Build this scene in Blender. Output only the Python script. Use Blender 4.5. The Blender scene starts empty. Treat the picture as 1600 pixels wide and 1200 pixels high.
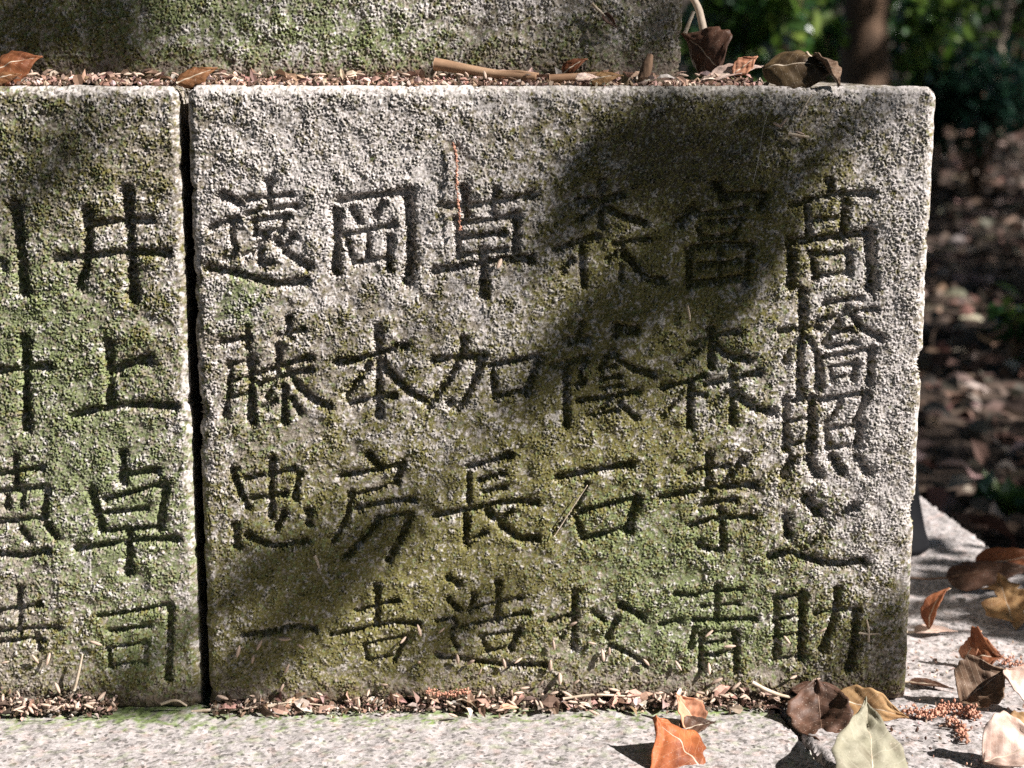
import bpy, math, random
import numpy as np
from mathutils import Vector, Matrix

R = math.radians
SC = bpy.context.scene
COL = SC.collection

# ------------------------------------------------------------------ camera
CAM = np.array([0.1846, -1.0777, 0.4491])
PITCH, YAW, ROLL, FPX = 0.197, 0.0285, -0.0017, 2500.0
_f = np.array([math.sin(YAW) * math.cos(PITCH), math.cos(YAW) * math.cos(PITCH), -math.sin(PITCH)])
_r = np.array([math.cos(YAW), -math.sin(YAW), 0.0])
_u = np.cross(_r, _f)
_c, _s = math.cos(ROLL), math.sin(ROLL)
CR = _c * _r - _s * _u
CU = _s * _r + _c * _u
cd = bpy.data.cameras.new('camera')
cam = bpy.data.objects.new('camera', cd)
COL.objects.link(cam)
m = Matrix(((CR[0], CU[0], -_f[0], CAM[0]), (CR[1], CU[1], -_f[1], CAM[1]), (CR[2], CU[2], -_f[2], CAM[2]), (0, 0, 0, 1)))
cam.matrix_world = m
cd.sensor_width = 36.0
cd.lens = FPX / 1600.0 * 36.0
cd.clip_start = 0.02
cd.clip_end = 300
cd.dof.use_dof = True
cd.dof.focus_distance = 1.09
cd.dof.aperture_fstop = 8.0
SC.camera = cam

def P(px, py, y=None, z=None):
    """survey point: where the sight line through a photo pixel meets the plane y=... or z=..."""
    a, b = (px - 800) / FPX, -(py - 600) / FPX
    d = _f + a * CR + b * CU
    t = (y - CAM[1]) / d[1] if y is not None else (z - CAM[2]) / d[2]
    return CAM + t * d

# ------------------------------------------------------------------ sky and sun
SUN = np.array([0.69, -0.35, 0.65]); SUN /= np.linalg.norm(SUN)
w = bpy.data.worlds.new('World'); SC.world = w; w.use_nodes = True
nt = w.node_tree
sky = nt.nodes.new('ShaderNodeTexSky'); sky.sky_type = 'NISHITA'; sky.sun_disc = False
sky.sun_elevation = math.asin(SUN[2]); sky.sun_rotation = math.atan2(SUN[0], SUN[1])
bg = nt.nodes['Background']; bg.inputs['Strength'].default_value = 0.05
nt.links.new(sky.outputs[0], bg.inputs[0])
ld = bpy.data.lights.new('sun', 'SUN'); ld.energy = 5.0; ld.angle = R(0.53); ld.color = (1.0, 0.965, 0.935)
lo = bpy.data.objects.new('sun', ld); COL.objects.link(lo)
lo.rotation_euler = Vector(SUN).to_track_quat('Z', 'Y').to_euler()
vs = SC.view_settings
vs.view_transform = 'Standard'; vs.look = 'None'; vs.gamma = 1.0; vs.use_curve_mapping = False
vs.exposure = 1.42
SC.render.engine = 'CYCLES'
SC.cycles.use_denoising = False
SC.cycles.max_bounces = 5
SC.cycles.sample_clamp_indirect = 4.0

# ------------------------------------------------------------------ helpers
def mesh_np(name, V, F, smooth=True):
    V = np.asarray(V, dtype=np.float32); F = np.asarray(F, dtype=np.int32)
    k = F.shape[1]
    me = bpy.data.meshes.new(name)
    me.vertices.add(len(V)); me.vertices.foreach_set('co', V.ravel())
    me.loops.add(F.size); me.loops.foreach_set('vertex_index', F.ravel())
    me.polygons.add(len(F)); me.polygons.foreach_set('loop_start', np.arange(0, F.size, k, dtype=np.int32))
    me.polygons.foreach_set('use_smooth', np.full(len(F), smooth))
    me.update(calc_edges=True)
    return me

def link(name, me, mat=None, parent=None):
    o = bpy.data.objects.new(name, me); COL.objects.link(o)
    if mat is not None and not me.materials: me.materials.append(mat)
    if parent is not None: o.parent = parent
    return o

def tag(o, label=None, cat=None, group=None, kind=None):
    if label: o['label'] = label
    if cat: o['category'] = cat
    if group: o['group'] = group
    if kind: o['kind'] = kind
    return o

def color_attr(me, rgb, name='tint'):
    at = me.attributes.new(name, 'FLOAT_COLOR', 'POINT')
    a = np.ones((len(rgb), 4), np.float32); a[:, :3] = rgb
    at.data.foreach_set('color', a.ravel())

def vec2_attr(me, uv, name='leafuv'):
    at = me.attributes.new(name, 'FLOAT_VECTOR', 'POINT')
    a = np.zeros((len(uv), 3), np.float32); a[:, :2] = uv
    at.data.foreach_set('vector', a.ravel())

def grid_faces(nr, nc):
    i = np.arange(nr * nc).reshape(nr, nc)
    return np.stack([i[:-1, :-1], i[:-1, 1:], i[1:, 1:], i[1:, :-1]], -1).reshape(-1, 4)

def band(ny, nx, cell, lo, hi, seed):
    """band-limited random field, features between lo and hi (same unit as cell), unit variance"""
    rng = np.random.default_rng(seed)
    a = np.fft.rfft2(rng.standard_normal((ny, nx)))
    ky = np.fft.fftfreq(ny, cell)[:, None]; kx = np.fft.rfftfreq(nx, cell)[None]
    k = np.sqrt(kx * kx + ky * ky) + 1e-9
    g = np.exp(-(k * lo * 0.5) ** 2) * (1 - np.exp(-(k * hi * 0.5) ** 2))
    f = np.fft.irfft2(a * g, s=(ny, nx))
    f -= f.mean()
    return (f / (f.std() + 1e-9)).astype(np.float32)

def sst(x, a, b):
    t = np.clip((x - a) / (b - a), 0, 1)
    return t * t * (3 - 2 * t)

def lerp(a, b, t):
    return a + (np.asarray(b, np.float32) - a) * t[..., None]

def tube(pts, rads, n=8, closed_tip=True):
    """tapered tube along points; returns V, F(quads)"""
    pts = np.asarray(pts, float); V = []
    prev = np.array([0.31, 0.77, 0.55])
    for i, p in enumerate(pts):
        t = pts[min(i + 1, len(pts) - 1)] - pts[max(i - 1, 0)]; t /= np.linalg.norm(t) + 1e-12
        a = prev - t * prev.dot(t); a /= np.linalg.norm(a) + 1e-12; prev = a
        b = np.cross(t, a)
        for k in range(n):
            an = 2 * math.pi * k / n
            V.append(p + rads[i] * (math.cos(an) * a + math.sin(an) * b))
    F = []
    for i in range(len(pts) - 1):
        for k in range(n):
            F.append((i * n + k, i * n + (k + 1) % n, (i + 1) * n + (k + 1) % n, (i + 1) * n + k))
    # end caps
    for base, p in ((0, pts[0]), ((len(pts) - 1) * n, pts[-1])):
        c = len(V); V.append(p)
        for k in range(n):
            F.append((base + k, base + (k + 1) % n, c, c))
    return np.array(V), F

def poly_mesh(name, V, F, smooth=True):
    me = bpy.data.meshes.new(name)
    F = [tuple(dict.fromkeys(f)) for f in F]
    me.from_pydata([tuple(v) for v in V], [], F)
    if smooth:
        me.polygons.foreach_set('use_smooth', np.full(len(me.polygons), True))
    me.update()
    return me

# ------------------------------------------------------------------ materials
def new_mat(name):
    mt = bpy.data.materials.new(name); mt.use_nodes = True
    t = mt.node_tree
    return mt, t, t.nodes['Principled BSDF']

def N(t, kind, **kw):
    n = t.nodes.new(kind)
    for k, v in kw.items():
        if hasattr(n, k): setattr(n, k, v)
        else: n.inputs[k.replace('_', ' ')].default_value = v
    return n

def noise(t, scale, detail=4, rough=0.6, coord=None):
    n = t.nodes.new('ShaderNodeTexNoise')
    n.inputs['Scale'].default_value = scale; n.inputs['Detail'].default_value = detail; n.inputs['Roughness'].default_value = rough
    if coord is not None: t.links.new(coord, n.inputs['Vector'])
    return n

def ramp(t, src, stops):
    n = t.nodes.new('ShaderNodeValToRGB'); e = n.color_ramp.elements
    while len(e) < len(stops): e.new(0.5)
    for el, (p, c) in zip(e, stops):
        el.position = p; el.color = (*c, 1) if len(c) == 3 else c
    t.links.new(src, n.inputs[0])
    return n

def mixc(t, fac, a, b, mode='MIX'):
    n = t.nodes.new('ShaderNodeMix'); n.data_type = 'RGBA'; n.blend_type = mode
    for sock, v in ((n.inputs[0], fac), (n.inputs[6], a), (n.inputs[7], b)):
        if hasattr(v, 'links'): t.links.new(v, sock)
        else: sock.default_value = v if not isinstance(v, tuple) else (*v, 1)
    return n.outputs[2]

def stone_mat():
    mt, t, b = new_mat('weathered_stone')
    at = N(t, 'ShaderNodeAttribute', attribute_name='tint')
    co = N(t, 'ShaderNodeTexCoord').outputs['Object']
    n1 = noise(t, 700, 3, 0.65, co)
    r1 = ramp(t, n1.outputs[0], [(0.30, (0.60, 0.58, 0.55)), (0.52, (1, 1, 1)), (0.70, (1.2, 1.18, 1.16))])
    c = mixc(t, 0.85, at.outputs['Color'], r1.outputs[0], 'MULTIPLY')
    n3 = noise(t, 210, 4, 0.7, co)
    r3 = ramp(t, n3.outputs[0], [(0.34, (0.62, 0.62, 0.55)), (0.5, (1, 1, 1)), (0.66, (1.18, 1.16, 1.14))])
    c = mixc(t, 0.8, c, r3.outputs[0], 'MULTIPLY')
    t.links.new(c, b.inputs['Base Color'])
    b.inputs['Roughness'].default_value = 0.95
    b.inputs['Specular IOR Level'].default_value = 0.12
    n2 = noise(t, 1100, 3, 0.7, co)
    bp = N(t, 'ShaderNodeBump'); bp.inputs['Strength'].default_value = 0.45; bp.inputs['Distance'].default_value = 0.0007
    t.links.new(n2.outputs[0], bp.inputs['Height']); t.links.new(bp.outputs[0], b.inputs['Normal'])
    return mt

def slab_mat():
    mt, t, b = new_mat('pale_granite')
    at = N(t, 'ShaderNodeAttribute', attribute_name='tint')
    co = N(t, 'ShaderNodeTexCoord').outputs['Object']
    v = N(t, 'ShaderNodeTexVoronoi'); v.inputs['Scale'].default_value = 420; t.links.new(co, v.inputs['Vector'])
    r1 = ramp(t, v.outputs['Color'], [(0.12, (0.22, 0.21, 0.20)), (0.34, (0.8, 0.78, 0.76)), (0.8, (1.2, 1.17, 1.15))])
    c = mixc(t, 0.8, at.outputs['Color'], r1.outputs[0], 'MULTIPLY')
    n3 = noise(t, 160, 5, 0.75, co)
    r3 = ramp(t, n3.outputs[0], [(0.36, (0.40, 0.39, 0.36)), (0.5, (1, 1, 1)), (0.7, (1.12, 1.1, 1.08))])
    c = mixc(t, 0.8, c, r3.outputs[0], 'MULTIPLY')
    t.links.new(c, b.inputs['Base Color'])
    b.inputs['Roughness'].default_value = 0.9; b.inputs['Specular IOR Level'].default_value = 0.2
    n2 = noise(t, 700, 3, 0.7, co)
    bp = N(t, 'ShaderNodeBump'); bp.inputs['Strength'].default_value = 0.5; bp.inputs['Distance'].default_value = 0.0010
    t.links.new(n2.outputs[0], bp.inputs['Height']); t.links.new(bp.outputs[0], b.inputs['Normal'])
    return mt

def leaf_mat(name, base, dark, vein, transl=0.25, rough=0.5, spots=0.5, back=None):
    mt, t, b = new_mat(name)
    at = N(t, 'ShaderNodeAttribute', attribute_name='leafuv')
    sep = N(t, 'ShaderNodeSeparateXYZ'); t.links.new(at.outputs['Vector'], sep.inputs[0])
    co = N(t, 'ShaderNodeTexCoord').outputs['Object']
    n1 = noise(t, 60, 5, 0.65, co)
    r1 = ramp(t, n1.outputs[0], [(0.35, dark), (0.60, base)])
    n2 = noise(t, 420, 3, 0.6, co)
    r2 = ramp(t, n2.outputs[0], [(0.30, (0.45, 0.40, 0.35)), (0.45, (1, 1, 1)), (0.75, (1.12, 1.1, 1.06))])
    c = mixc(t, spots, r1.outputs[0], r2.outputs[0], 'MULTIPLY')
    n5 = noise(t, 26, 3, 0.6, co)
    r5 = ramp(t, n5.outputs[0], [(0.40, (0.42, 0.36, 0.32)), (0.53, (1, 1, 1)), (0.72, (1.15, 1.12, 1.08))])
    c = mixc(t, 0.7, c, r5.outputs[0], 'MULTIPLY')
    n6 = noise(t, 900, 2, 0.5, co)
    r6 = ramp(t, n6.outputs[0], [(0.66, (0, 0, 0)), (0.72, (0.55, 0.55, 0.55))])
    c = mixc(t, r6.outputs[0], c, (0.5, 0.42, 0.34))
    # side veins: u - 0.35*|v| repeated
    ab = N(t, 'ShaderNodeMath', operation='ABSOLUTE'); t.links.new(sep.outputs[1], ab.inputs[0])
    mu = N(t, 'ShaderNodeMath', operation='MULTIPLY_ADD'); t.links.new(ab.outputs[0], mu.inputs[0]); mu.inputs[1].default_value = -0.16
    t.links.new(sep.outputs[0], mu.inputs[2])
    sc = N(t, 'ShaderNodeMath', operation='MULTIPLY'); t.links.new(mu.outputs[0], sc.inputs[0]); sc.inputs[1].default_value = 10.0
    fr = N(t, 'ShaderNodeMath', operation='PINGPONG'); t.links.new(sc.outputs[0], fr.inputs[0]); fr.inputs[1].default_value = 0.5
    lt = N(t, 'ShaderNodeMath', operation='LESS_THAN'); t.links.new(fr.outputs[0], lt.inputs[0]); lt.inputs[1].default_value = 0.035
    hf = N(t, 'ShaderNodeMath', operation='MULTIPLY'); t.links.new(lt.outputs[0], hf.inputs[0]); hf.inputs[1].default_value = 0.4
    c = mixc(t, hf.outputs[0], c, vein)
    t.links.new(c, b.inputs['Base Color'])
    b.inputs['Roughness'].default_value = rough + .15; b.inputs['Specular IOR Level'].default_value = 0.22
    bp = N(t, 'ShaderNodeBump'); bp.inputs['Strength'].default_value = 0.4; bp.inputs['Distance'].default_value = 0.0006
    ad = N(t, 'ShaderNodeMath', operation='ADD'); t.links.new(n2.outputs[0], ad.inputs[0]); t.links.new(lt.outputs[0], ad.inputs[1])
    t.links.new(ad.outputs[0], bp.inputs['Height']); t.links.new(bp.outputs[0], b.inputs['Normal'])
    tr = N(t, 'ShaderNodeBsdfTranslucent'); t.links.new(c, tr.inputs['Color'])
    mx = N(t, 'ShaderNodeMixShader'); mx.inputs[0].default_value = transl
    out = t.nodes['Material Output']
    t.links.new(b.outputs[0], mx.inputs[1]); t.links.new(tr.outputs[0], mx.inputs[2]); t.links.new(mx.outputs[0], out.inputs['Surface'])
    return mt

def tint_mat(name, rough=0.7, transl=0.0, spec=0.3):
    """plain surface whose colour is the object's own 'tint' attribute, with small procedural variation"""
    mt, t, b = new_mat(name)
    at = N(t, 'ShaderNodeAttribute', attribute_name='tint')
    co = N(t, 'ShaderNodeTexCoord').outputs['Object']
    n1 = noise(t, 300, 3, 0.6, co)
    r1 = ramp(t, n1.outputs[0], [(0.3, (0.65, 0.63, 0.6)), (0.7, (1.2, 1.2, 1.2))])
    c = mixc(t, 0.8, at.outputs['Color'], r1.outputs[0], 'MULTIPLY')
    t.links.new(c, b.inputs['Base Color'])
    b.inputs['Roughness'].default_value = rough; b.inputs['Specular IOR Level'].default_value = spec
    if transl:
        tr = N(t, 'ShaderNodeBsdfTranslucent'); t.links.new(c, tr.inputs['Color'])
        mx = N(t, 'ShaderNodeMixShader'); mx.inputs[0].default_value = transl
        t.links.new(b.outputs[0], mx.inputs[1]); t.links.new(tr.outputs[0], mx.inputs[2])
        t.links.new(mx.outputs[0], t.nodes['Material Output'].inputs['Surface'])
    return mt

def plain_mat(name, a, bcol, scale=80, rough=0.7, bump=0.4, dist=0.001, stretch=None, spec=0.3):
    mt, t, b = new_mat(name)
    co = N(t, 'ShaderNodeTexCoord').outputs['Object']
    if stretch:
        mp = N(t, 'ShaderNodeMapping'); mp.inputs['Scale'].default_value = stretch
        t.links.new(co, mp.inputs[0]); co = mp.outputs[0]
    n1 = noise(t, scale, 5, 0.65, co)
    r1 = ramp(t, n1.outputs[0], [(0.35, a), (0.65, bcol)])
    t.links.new(r1.outputs[0], b.inputs['Base Color'])
    b.inputs['Roughness'].default_value = rough; b.inputs['Specular IOR Level'].default_value = spec
    bp = N(t, 'ShaderNodeBump'); bp.inputs['Strength'].default_value = bump; bp.inputs['Distance'].default_value = dist
    t.links.new(n1.outputs[0], bp.inputs['Height']); t.links.new(bp.outputs[0], b.inputs['Normal'])
    return mt

M_STONE = stone_mat()
M_SLAB = slab_mat()
M_LITTER = tint_mat('dry_litter', 0.75, 0.15)
M_FOLIAGE = tint_mat('green_foliage', 0.28, 0.45, 0.5)
M_BARK = plain_mat('brown_bark', (0.045, 0.028, 0.018), (0.15, 0.09, 0.055), 14, 0.9, 0.8, 0.02, (1, 1, 0.25))
M_BARK2 = plain_mat('pale_bark', (0.14, 0.11, 0.085), (0.28, 0.23, 0.18), 20, 0.9, 0.6, 0.01, (1, 1, 0.25))
M_GROUND = plain_mat('forest_soil', (0.018, 0.012, 0.009), (0.07, 0.045, 0.03), 12, 0.95, 0.8, 0.02)
M_TWIG = plain_mat('dry_twig', (0.16, 0.085, 0.045), (0.36, 0.23, 0.14), 60, 0.75, 0.5, 0.001, (0.3, 1, 1))
M_STEM = plain_mat('pale_dry_stem', (0.34, 0.26, 0.18), (0.5, 0.42, 0.33), 150, 0.7, 0.2, 0.0005)
M_RIBD = plain_mat('dark_leaf_rib', (0.09, 0.05, 0.03), (0.2, 0.12, 0.08), 150, 0.6, 0.2, 0.0005)
M_SEED = plain_mat('seed_husk', (0.26, 0.17, 0.12), (0.52, 0.40, 0.32), 220, 0.6, 0.3, 0.0004)
M_BLACK = plain_mat('black_plastic', (0.004, 0.004, 0.005), (0.007, 0.007, 0.008), 40, 0.6, 0.1, 0.0005, spec=0.08)
M_CATKIN = plain_mat('rusty_catkin', (0.26, 0.11, 0.07), (0.55, 0.30, 0.21), 300, 0.85, 0.5, 0.0006)
M_THREAD = plain_mat('silk_thread', (0.45, 0.42, 0.38), (0.6, 0.57, 0.5), 100, 0.5, 0.1, 0.0002)

# ------------------------------------------------------------------ carved writing
# brush strokes of the inscription, read off the stone; each entry: origin x, origin y, then strokes "x,y x,y ...|w" (w = half width)
SZ = 1 / 2.857
STROKES_RIGHT = [
 (300, 270, """142,104 205,138|20
85,248 146,219 198,208
176,225 172,290 200,350 150,388
75,430 170,442 290,480 400,502 505,485|19
341,47 345,158
246,120 309,114 438,98|13
240,188 309,166 460,150|13
270,215 430,195|15
275,215 290,275|14
410,200 395,262|14
290,270 400,258|13
330,285 280,345 235,375|15
300,340 305,425 350,398|15
370,300 430,370 520,420|17
450,285 405,335|15
645,175 645,300 640,440|20
660,125 780,105 960,88|17
965,88 972,250 977,400 960,485|22
715,165 745,215|16
850,140 815,190|16
665,280 770,265 900,232|15
692,305 722,402|14
725,405 870,380|14
785,275 785,385|14
882,290 880,432|15
1115,150 1250,150 1380,125 1525,105|17
1215,72 1225,190|17
1355,80 1340,180|16
1185,210 1190,385|15
1195,225 1300,215 1445,195|15
1445,195 1442,372|18
1210,292 1390,272|14
1200,370 1400,347|14
1085,440 1200,422 1350,392 1510,385|18
1300,350 1300,545|20
140,755 250,738|16
390,728 495,705|15
432,650 430,730|15
242,690 246,780|13
165,860 165,980 145,1085|14
262,840 262,1105|20
160,857 262,845|14
180,930 250,917|12
180,1000 250,988|12
280,908 400,862 525,830|16
300,945 410,910 530,882|15
385,780 380,900|16
380,905 330,1000|15
415,870 500,990 605,1045|18
410,960 410,1108|17
322,1052 370,1020|14
445,1010 482,1072|14
650,847 780,830 945,775|17
830,700 830,900 832,1085|19
790,860 740,930 680,992|17
850,860 930,950 1055,1032|18
712,1030 900,997|15
1078,840 1180,828 1295,825|17
1215,750 1200,830 1150,915 1075,1010 1050,1040|17
1292,828 1262,930 1188,1062 1150,1030|18
1345,862 1440,842 1545,822|15
1335,868 1357,1002|16
1547,828 1490,982|18
1360,1000 1500,975|15"""),
 (840, 270, """184,126 276,124 369,99|15
286,42 281,238|15
257,157 186,210|12
290,152 390,205 473,225|16
84,348 171,314 259,288|16
192,305 206,502|14
152,393 112,435|14
345,318 419,305 496,299|12
378,300 374,480|10
352,362 312,392|11
381,362 447,428 495,481 559,487|18
800,55 832,110|20
830,100 930,95 1012,100|16
1012,100 1000,150|16
690,168 635,225|20
700,185 830,180 925,160|13
722,250 732,292|13
730,228 910,207|12
735,292 880,280|12
905,210 882,285|12
675,360 680,495|17
690,337 830,320 955,325|14
957,325 930,492|16
720,412 900,395|12
815,330 815,490|13
690,495 900,470|14
1140,150 1300,100 1490,93|17
1300,38 1312,95|16
1200,150 1215,302|15
1372,125 1362,292|18
1210,307 1345,290|14
1225,215 1345,203|12
1130,310 1135,505|22
1150,312 1300,290 1485,270|17
1482,272 1490,515|23
1225,362 1242,470|15
1232,367 1400,355|13
1388,350 1392,452|15
1250,462 1385,450|13
1085,708 1255,690|16
1182,535 1185,690 1172,760 1172,1000|18
1165,735 1100,842|14
1205,735 1242,795|13
1285,585 1445,560|14
1255,665 1400,625 1510,612|14
1385,600 1320,700 1278,765|14
1410,640 1450,700 1535,742|16
1255,830 1255,962|18
1262,830 1380,810 1500,790|14
1492,795 1482,942|18
1310,872 1320,930|13
1310,872 1420,852|12
1420,852 1410,922|14
1322,917 1405,905|12
1300,778 1420,760|13
1300,722 1400,702|13
1110,1020 1108,1232|18
1110,1030 1230,1008|15
1225,1010 1218,1232|19
1130,1112 1212,1100|13
1118,1218 1218,1205|14
1265,1022 1370,1002 1475,985|15
1472,990 1422,1112|16
1360,1010 1322,1090 1280,1125|14
1290,1150 1300,1232|15
1290,1148 1440,1130|14
1442,1130 1422,1222|17
1302,1232 1425,1217|14
138,750 220,745|16
192,678 183,745|15
355,688 435,706|19
365,680 350,730|12
70,865 150,842 218,828|14
218,830 182,900 216,932 172,950|13
125,878 127,1125|17
322,790 280,880|14
330,800 400,870 515,905|16
298,877 345,868|11
285,925 362,912|12
295,968 372,952|12
185,1022 310,1005 445,980|14
330,1010 282,1060 230,1092|12
230,1092 355,1062|11
370,1030 435,1097|14
685,772 790,730 895,715|15
775,700 775,865|17
745,760 690,820 625,862|14
795,775 850,825 935,838|17
560,962 680,935 745,910|14
680,940 680,1132|17
650,980 592,1050 555,1085|13
690,985 742,995|12
757,948 870,930 985,895|17
870,880 870,1115|17
850,980 778,1042|14
890,990 960,1050 1055,1078|20"""),
 (300, 660, """240,252 340,237 455,213|15
182,215 205,290 245,378|16
478,228 455,335|16
270,342 410,322|15
355,170 350,425|16
190,465 200,555|18
255,508 340,555 420,553 505,533|17
412,408 373,475|15
520,400 520,455|17
788,152 845,207|19
668,242 790,225 935,190|15
937,190 908,265|17
748,322 840,300 905,270|13
712,318 690,430 625,530|15
745,388 840,362 985,350|16
828,432 962,412|13
838,430 770,510 685,600|14
967,420 940,500 868,620|18
1238,202 1330,180 1418,150|16
1282,267 1385,230|14
1305,317 1392,292|14
1235,212 1235,355|13
1095,422 1250,390 1400,357 1535,360|17
1222,420 1225,545|15
1225,547 1305,493|13
1320,400 1390,470 1470,530 1535,520|19
1425,398 1370,442|14
225,957 350,937 450,908 545,930|18
825,732 825,905|18
738,847 830,820 915,798|15
625,952 760,925 900,893 1005,902|17
770,1000 782,1055|13
778,990 880,972 955,955|12
952,960 902,1062|14
790,1062 890,1042|12
1258,772 1238,845|16
1260,832 1370,807 1465,785|15
1365,718 1360,885|18
1205,918 1330,890 1495,853|16
1288,958 1320,1022|15
1300,957 1462,932|13
1462,932 1420,1012|17
1320,1022 1412,1007|14
1145,698 1185,722|16
1145,795 1185,835|17
1095,892 1190,872 1152,950 1182,1005|14
1095,1045 1230,1065 1400,1087 1570,1087|17"""),
 (840, 660, """98,252 250,217 415,193|19
220,270 190,360 130,430 65,495|10
168,428 203,515|16
190,407 300,372 445,343|16
443,345 400,485|20
208,522 300,502 385,480|16
680,232 760,207 855,200|16
765,150 760,292|17
555,337 690,312 830,287 965,285|18
912,170 850,250 790,300 720,382|14
728,372 875,350|16
678,468 800,430 955,425|16
820,390 825,500 832,570 780,578 725,548|17
1203,348 1252,402|25
1110,430 1120,505|18
1415,378 1330,430 1250,500 1175,562|19
1045,607 1120,582 1250,622 1350,642 1455,625|20
1135,175 1098,232|20
1212,168 1250,238|20
1318,162 1352,217|20
1430,162 1472,222|20
55,892 150,865|16
165,758 160,1005|18
150,900 98,962|13
248,850 292,882|16
352,880 308,962|16
378,818 465,872|20
335,1000 282,1062|14
330,1000 400,1030 482,1085|16
618,770 702,777|17
555,905 632,888|17
702,920 680,1005|15
800,738 800,890|19
725,768 915,747|15
735,825 900,812|13
700,888 972,880|16
730,958 730,1095|17
730,945 885,930|13
882,940 887,1112|19
752,990 865,978|13
752,1040 865,1028|13
1065,790 1065,1045|21
1072,792 1182,770|16
1182,772 1175,1055|22
1085,880 1162,870|13
1085,955 1162,945|13
1045,1065 1195,1045|15
1245,857 1330,840 1432,838|17
1422,840 1412,1010 1385,1102|21
1340,748 1325,880 1265,1020|20"""),
]
STROKES_LEFT = [
 (0, 270, """385,175 390,300 385,400 345,505|21
560,88 580,300 590,555|24
400,232 550,215 665,215|18
248,387 400,375 560,355 745,362|18
480,765 490,1032|21
515,887 580,855 652,840|24
325,1090 450,1055 600,1035 775,1050|18
58,155 90,350 96,525|26
-60,350 10,400 15,430|15
-20,890 100,880 212,868|18
105,748 112,1000 110,1145|21"""),
 (0, 690, """545,58 540,182|18
540,152 695,135|18
408,228 450,392|20
470,262 600,230 732,190|16
732,195 710,392|20
480,322 645,305|15
470,402 705,387|15
345,482 500,465 620,440 785,440|18
575,400 570,585|20
440,787 600,760 752,735|16
757,740 755,900 745,1062|20
488,852 662,825|15
480,930 492,1012|15
490,927 650,902|13
652,905 642,992|15
500,1002 642,987|13
-20,152 185,120|16
65,78 65,182|16
-20,232 60,217 205,210|16
208,215 190,332|17
25,240 25,292|14
95,232 95,292|14
-20,367 192,345|16
90,398 122,435|17
-20,502 100,520 205,493|17
210,378 242,425|17
85,658 80,722|17
-20,762 100,745 175,728|17
-20,852 100,840 255,835|17
85,740 85,860|15
-20,902 130,882 185,890|16
150,862 172,925|15"""),
]

def stroke_list(groups):
    out = []
    for ox, oy, txt in groups:
        for ln in txt.strip().split('\n'):
            pts, _, wd = ln.partition('|')
            wd = float(wd) if wd else 16.0
            pp = []
            for q in pts.split():
                a, b = q.split(',')
                p = P(ox + float(a) * SZ, oy + float(b) * SZ, y=0.0)
                pp.append((p[0], p[2]))
            out.append((np.array(pp), wd * SZ * 0.000437 * 1.26 * (0.82 if oy + float(pts.split()[0].split(',')[1]) * SZ > 905 else 1.0)))
    return out

def carve(X, Z, cell, x0, z0, groups, seed):
    """depth field of the chiselled strokes (metres)"""
    ny, nx = X.shape
    D = np.zeros_like(X)
    wx = band(ny, nx, cell, 0.0022, 0.012, seed) * 0.00042
    wz = band(ny, nx, cell, 0.0022, 0.012, seed + 1) * 0.00042
    wn = band(ny, nx, cell, 0.002, 0.008, seed + 3) * 0.11 + band(ny, nx, cell, 0.008, 0.03, seed + 4) * 0.07
    fill = np.clip(0.98 + 0.13 * band(ny, nx, cell, 0.006, 0.03, seed + 5) + 0.08 * band(ny, nx, cell, 0.03, 0.1, seed + 6), 0.45, 1.25)
    rng = np.random.default_rng(seed + 2)
    for pts, hw in stroke_list(groups):
        # smooth the stroke
        if len(pts) > 2:
            q = [pts[0]]
            for i in range(len(pts) - 1):
                a, b = pts[i], pts[i + 1]
                q += [a * .75 + b * .25, a * .25 + b * .75]
            pts = np.array(q + [pts[-1]])
        L = np.linalg.norm(np.diff(pts, axis=0), axis=1); cum = np.concatenate([[0], np.cumsum(L)]); tot = cum[-1]
        dep = hw * rng.uniform(1.05, 1.4)
        best = None
        lo = pts.min(0) - hw * 2.6; hi = pts.max(0) + hw * 2.6
        j0, j1 = int(max(0, (lo[0] - x0) / cell)), int(min(nx, (hi[0] - x0) / cell + 2))
        i0, i1 = int(max(0, (lo[1] - z0) / cell)), int(min(ny, (hi[1] - z0) / cell + 2))
        if j1 <= j0 or i1 <= i0: continue
        x = X[i0:i1, j0:j1] + wx[i0:i1, j0:j1]; z = Z[i0:i1, j0:j1] + wz[i0:i1, j0:j1]
        best = np.full(x.shape, 9.0)
        for i in range(len(pts) - 1):
            a, b = pts[i], pts[i + 1]; d = b - a; l2 = d @ d + 1e-12
            t = np.clip(((x - a[0]) * d[0] + (z - a[1]) * d[1]) / l2, 0, 1)
            dist = np.hypot(x - a[0] - t * d[0], z - a[1] - t * d[1])
            s = (cum[i] + t * L[i]) / tot
            rw = hw * (0.86 + 0.30 * np.abs(2 * s - 1) ** 2.2)      # heavier at both ends, as brushed
            best = np.minimum(best, dist / rw)
        prof = 1 - sst(best + wn[i0:i1, j0:j1] * np.clip(best, 0, 1), 0.20, 1.24)
        D[i0:i1, j0:j1] = np.maximum(D[i0:i1, j0:j1], dep * (0.90 * prof + 0.10 * (1 - sst(best, 0.7, 1.95))))
    return D * fill

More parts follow.
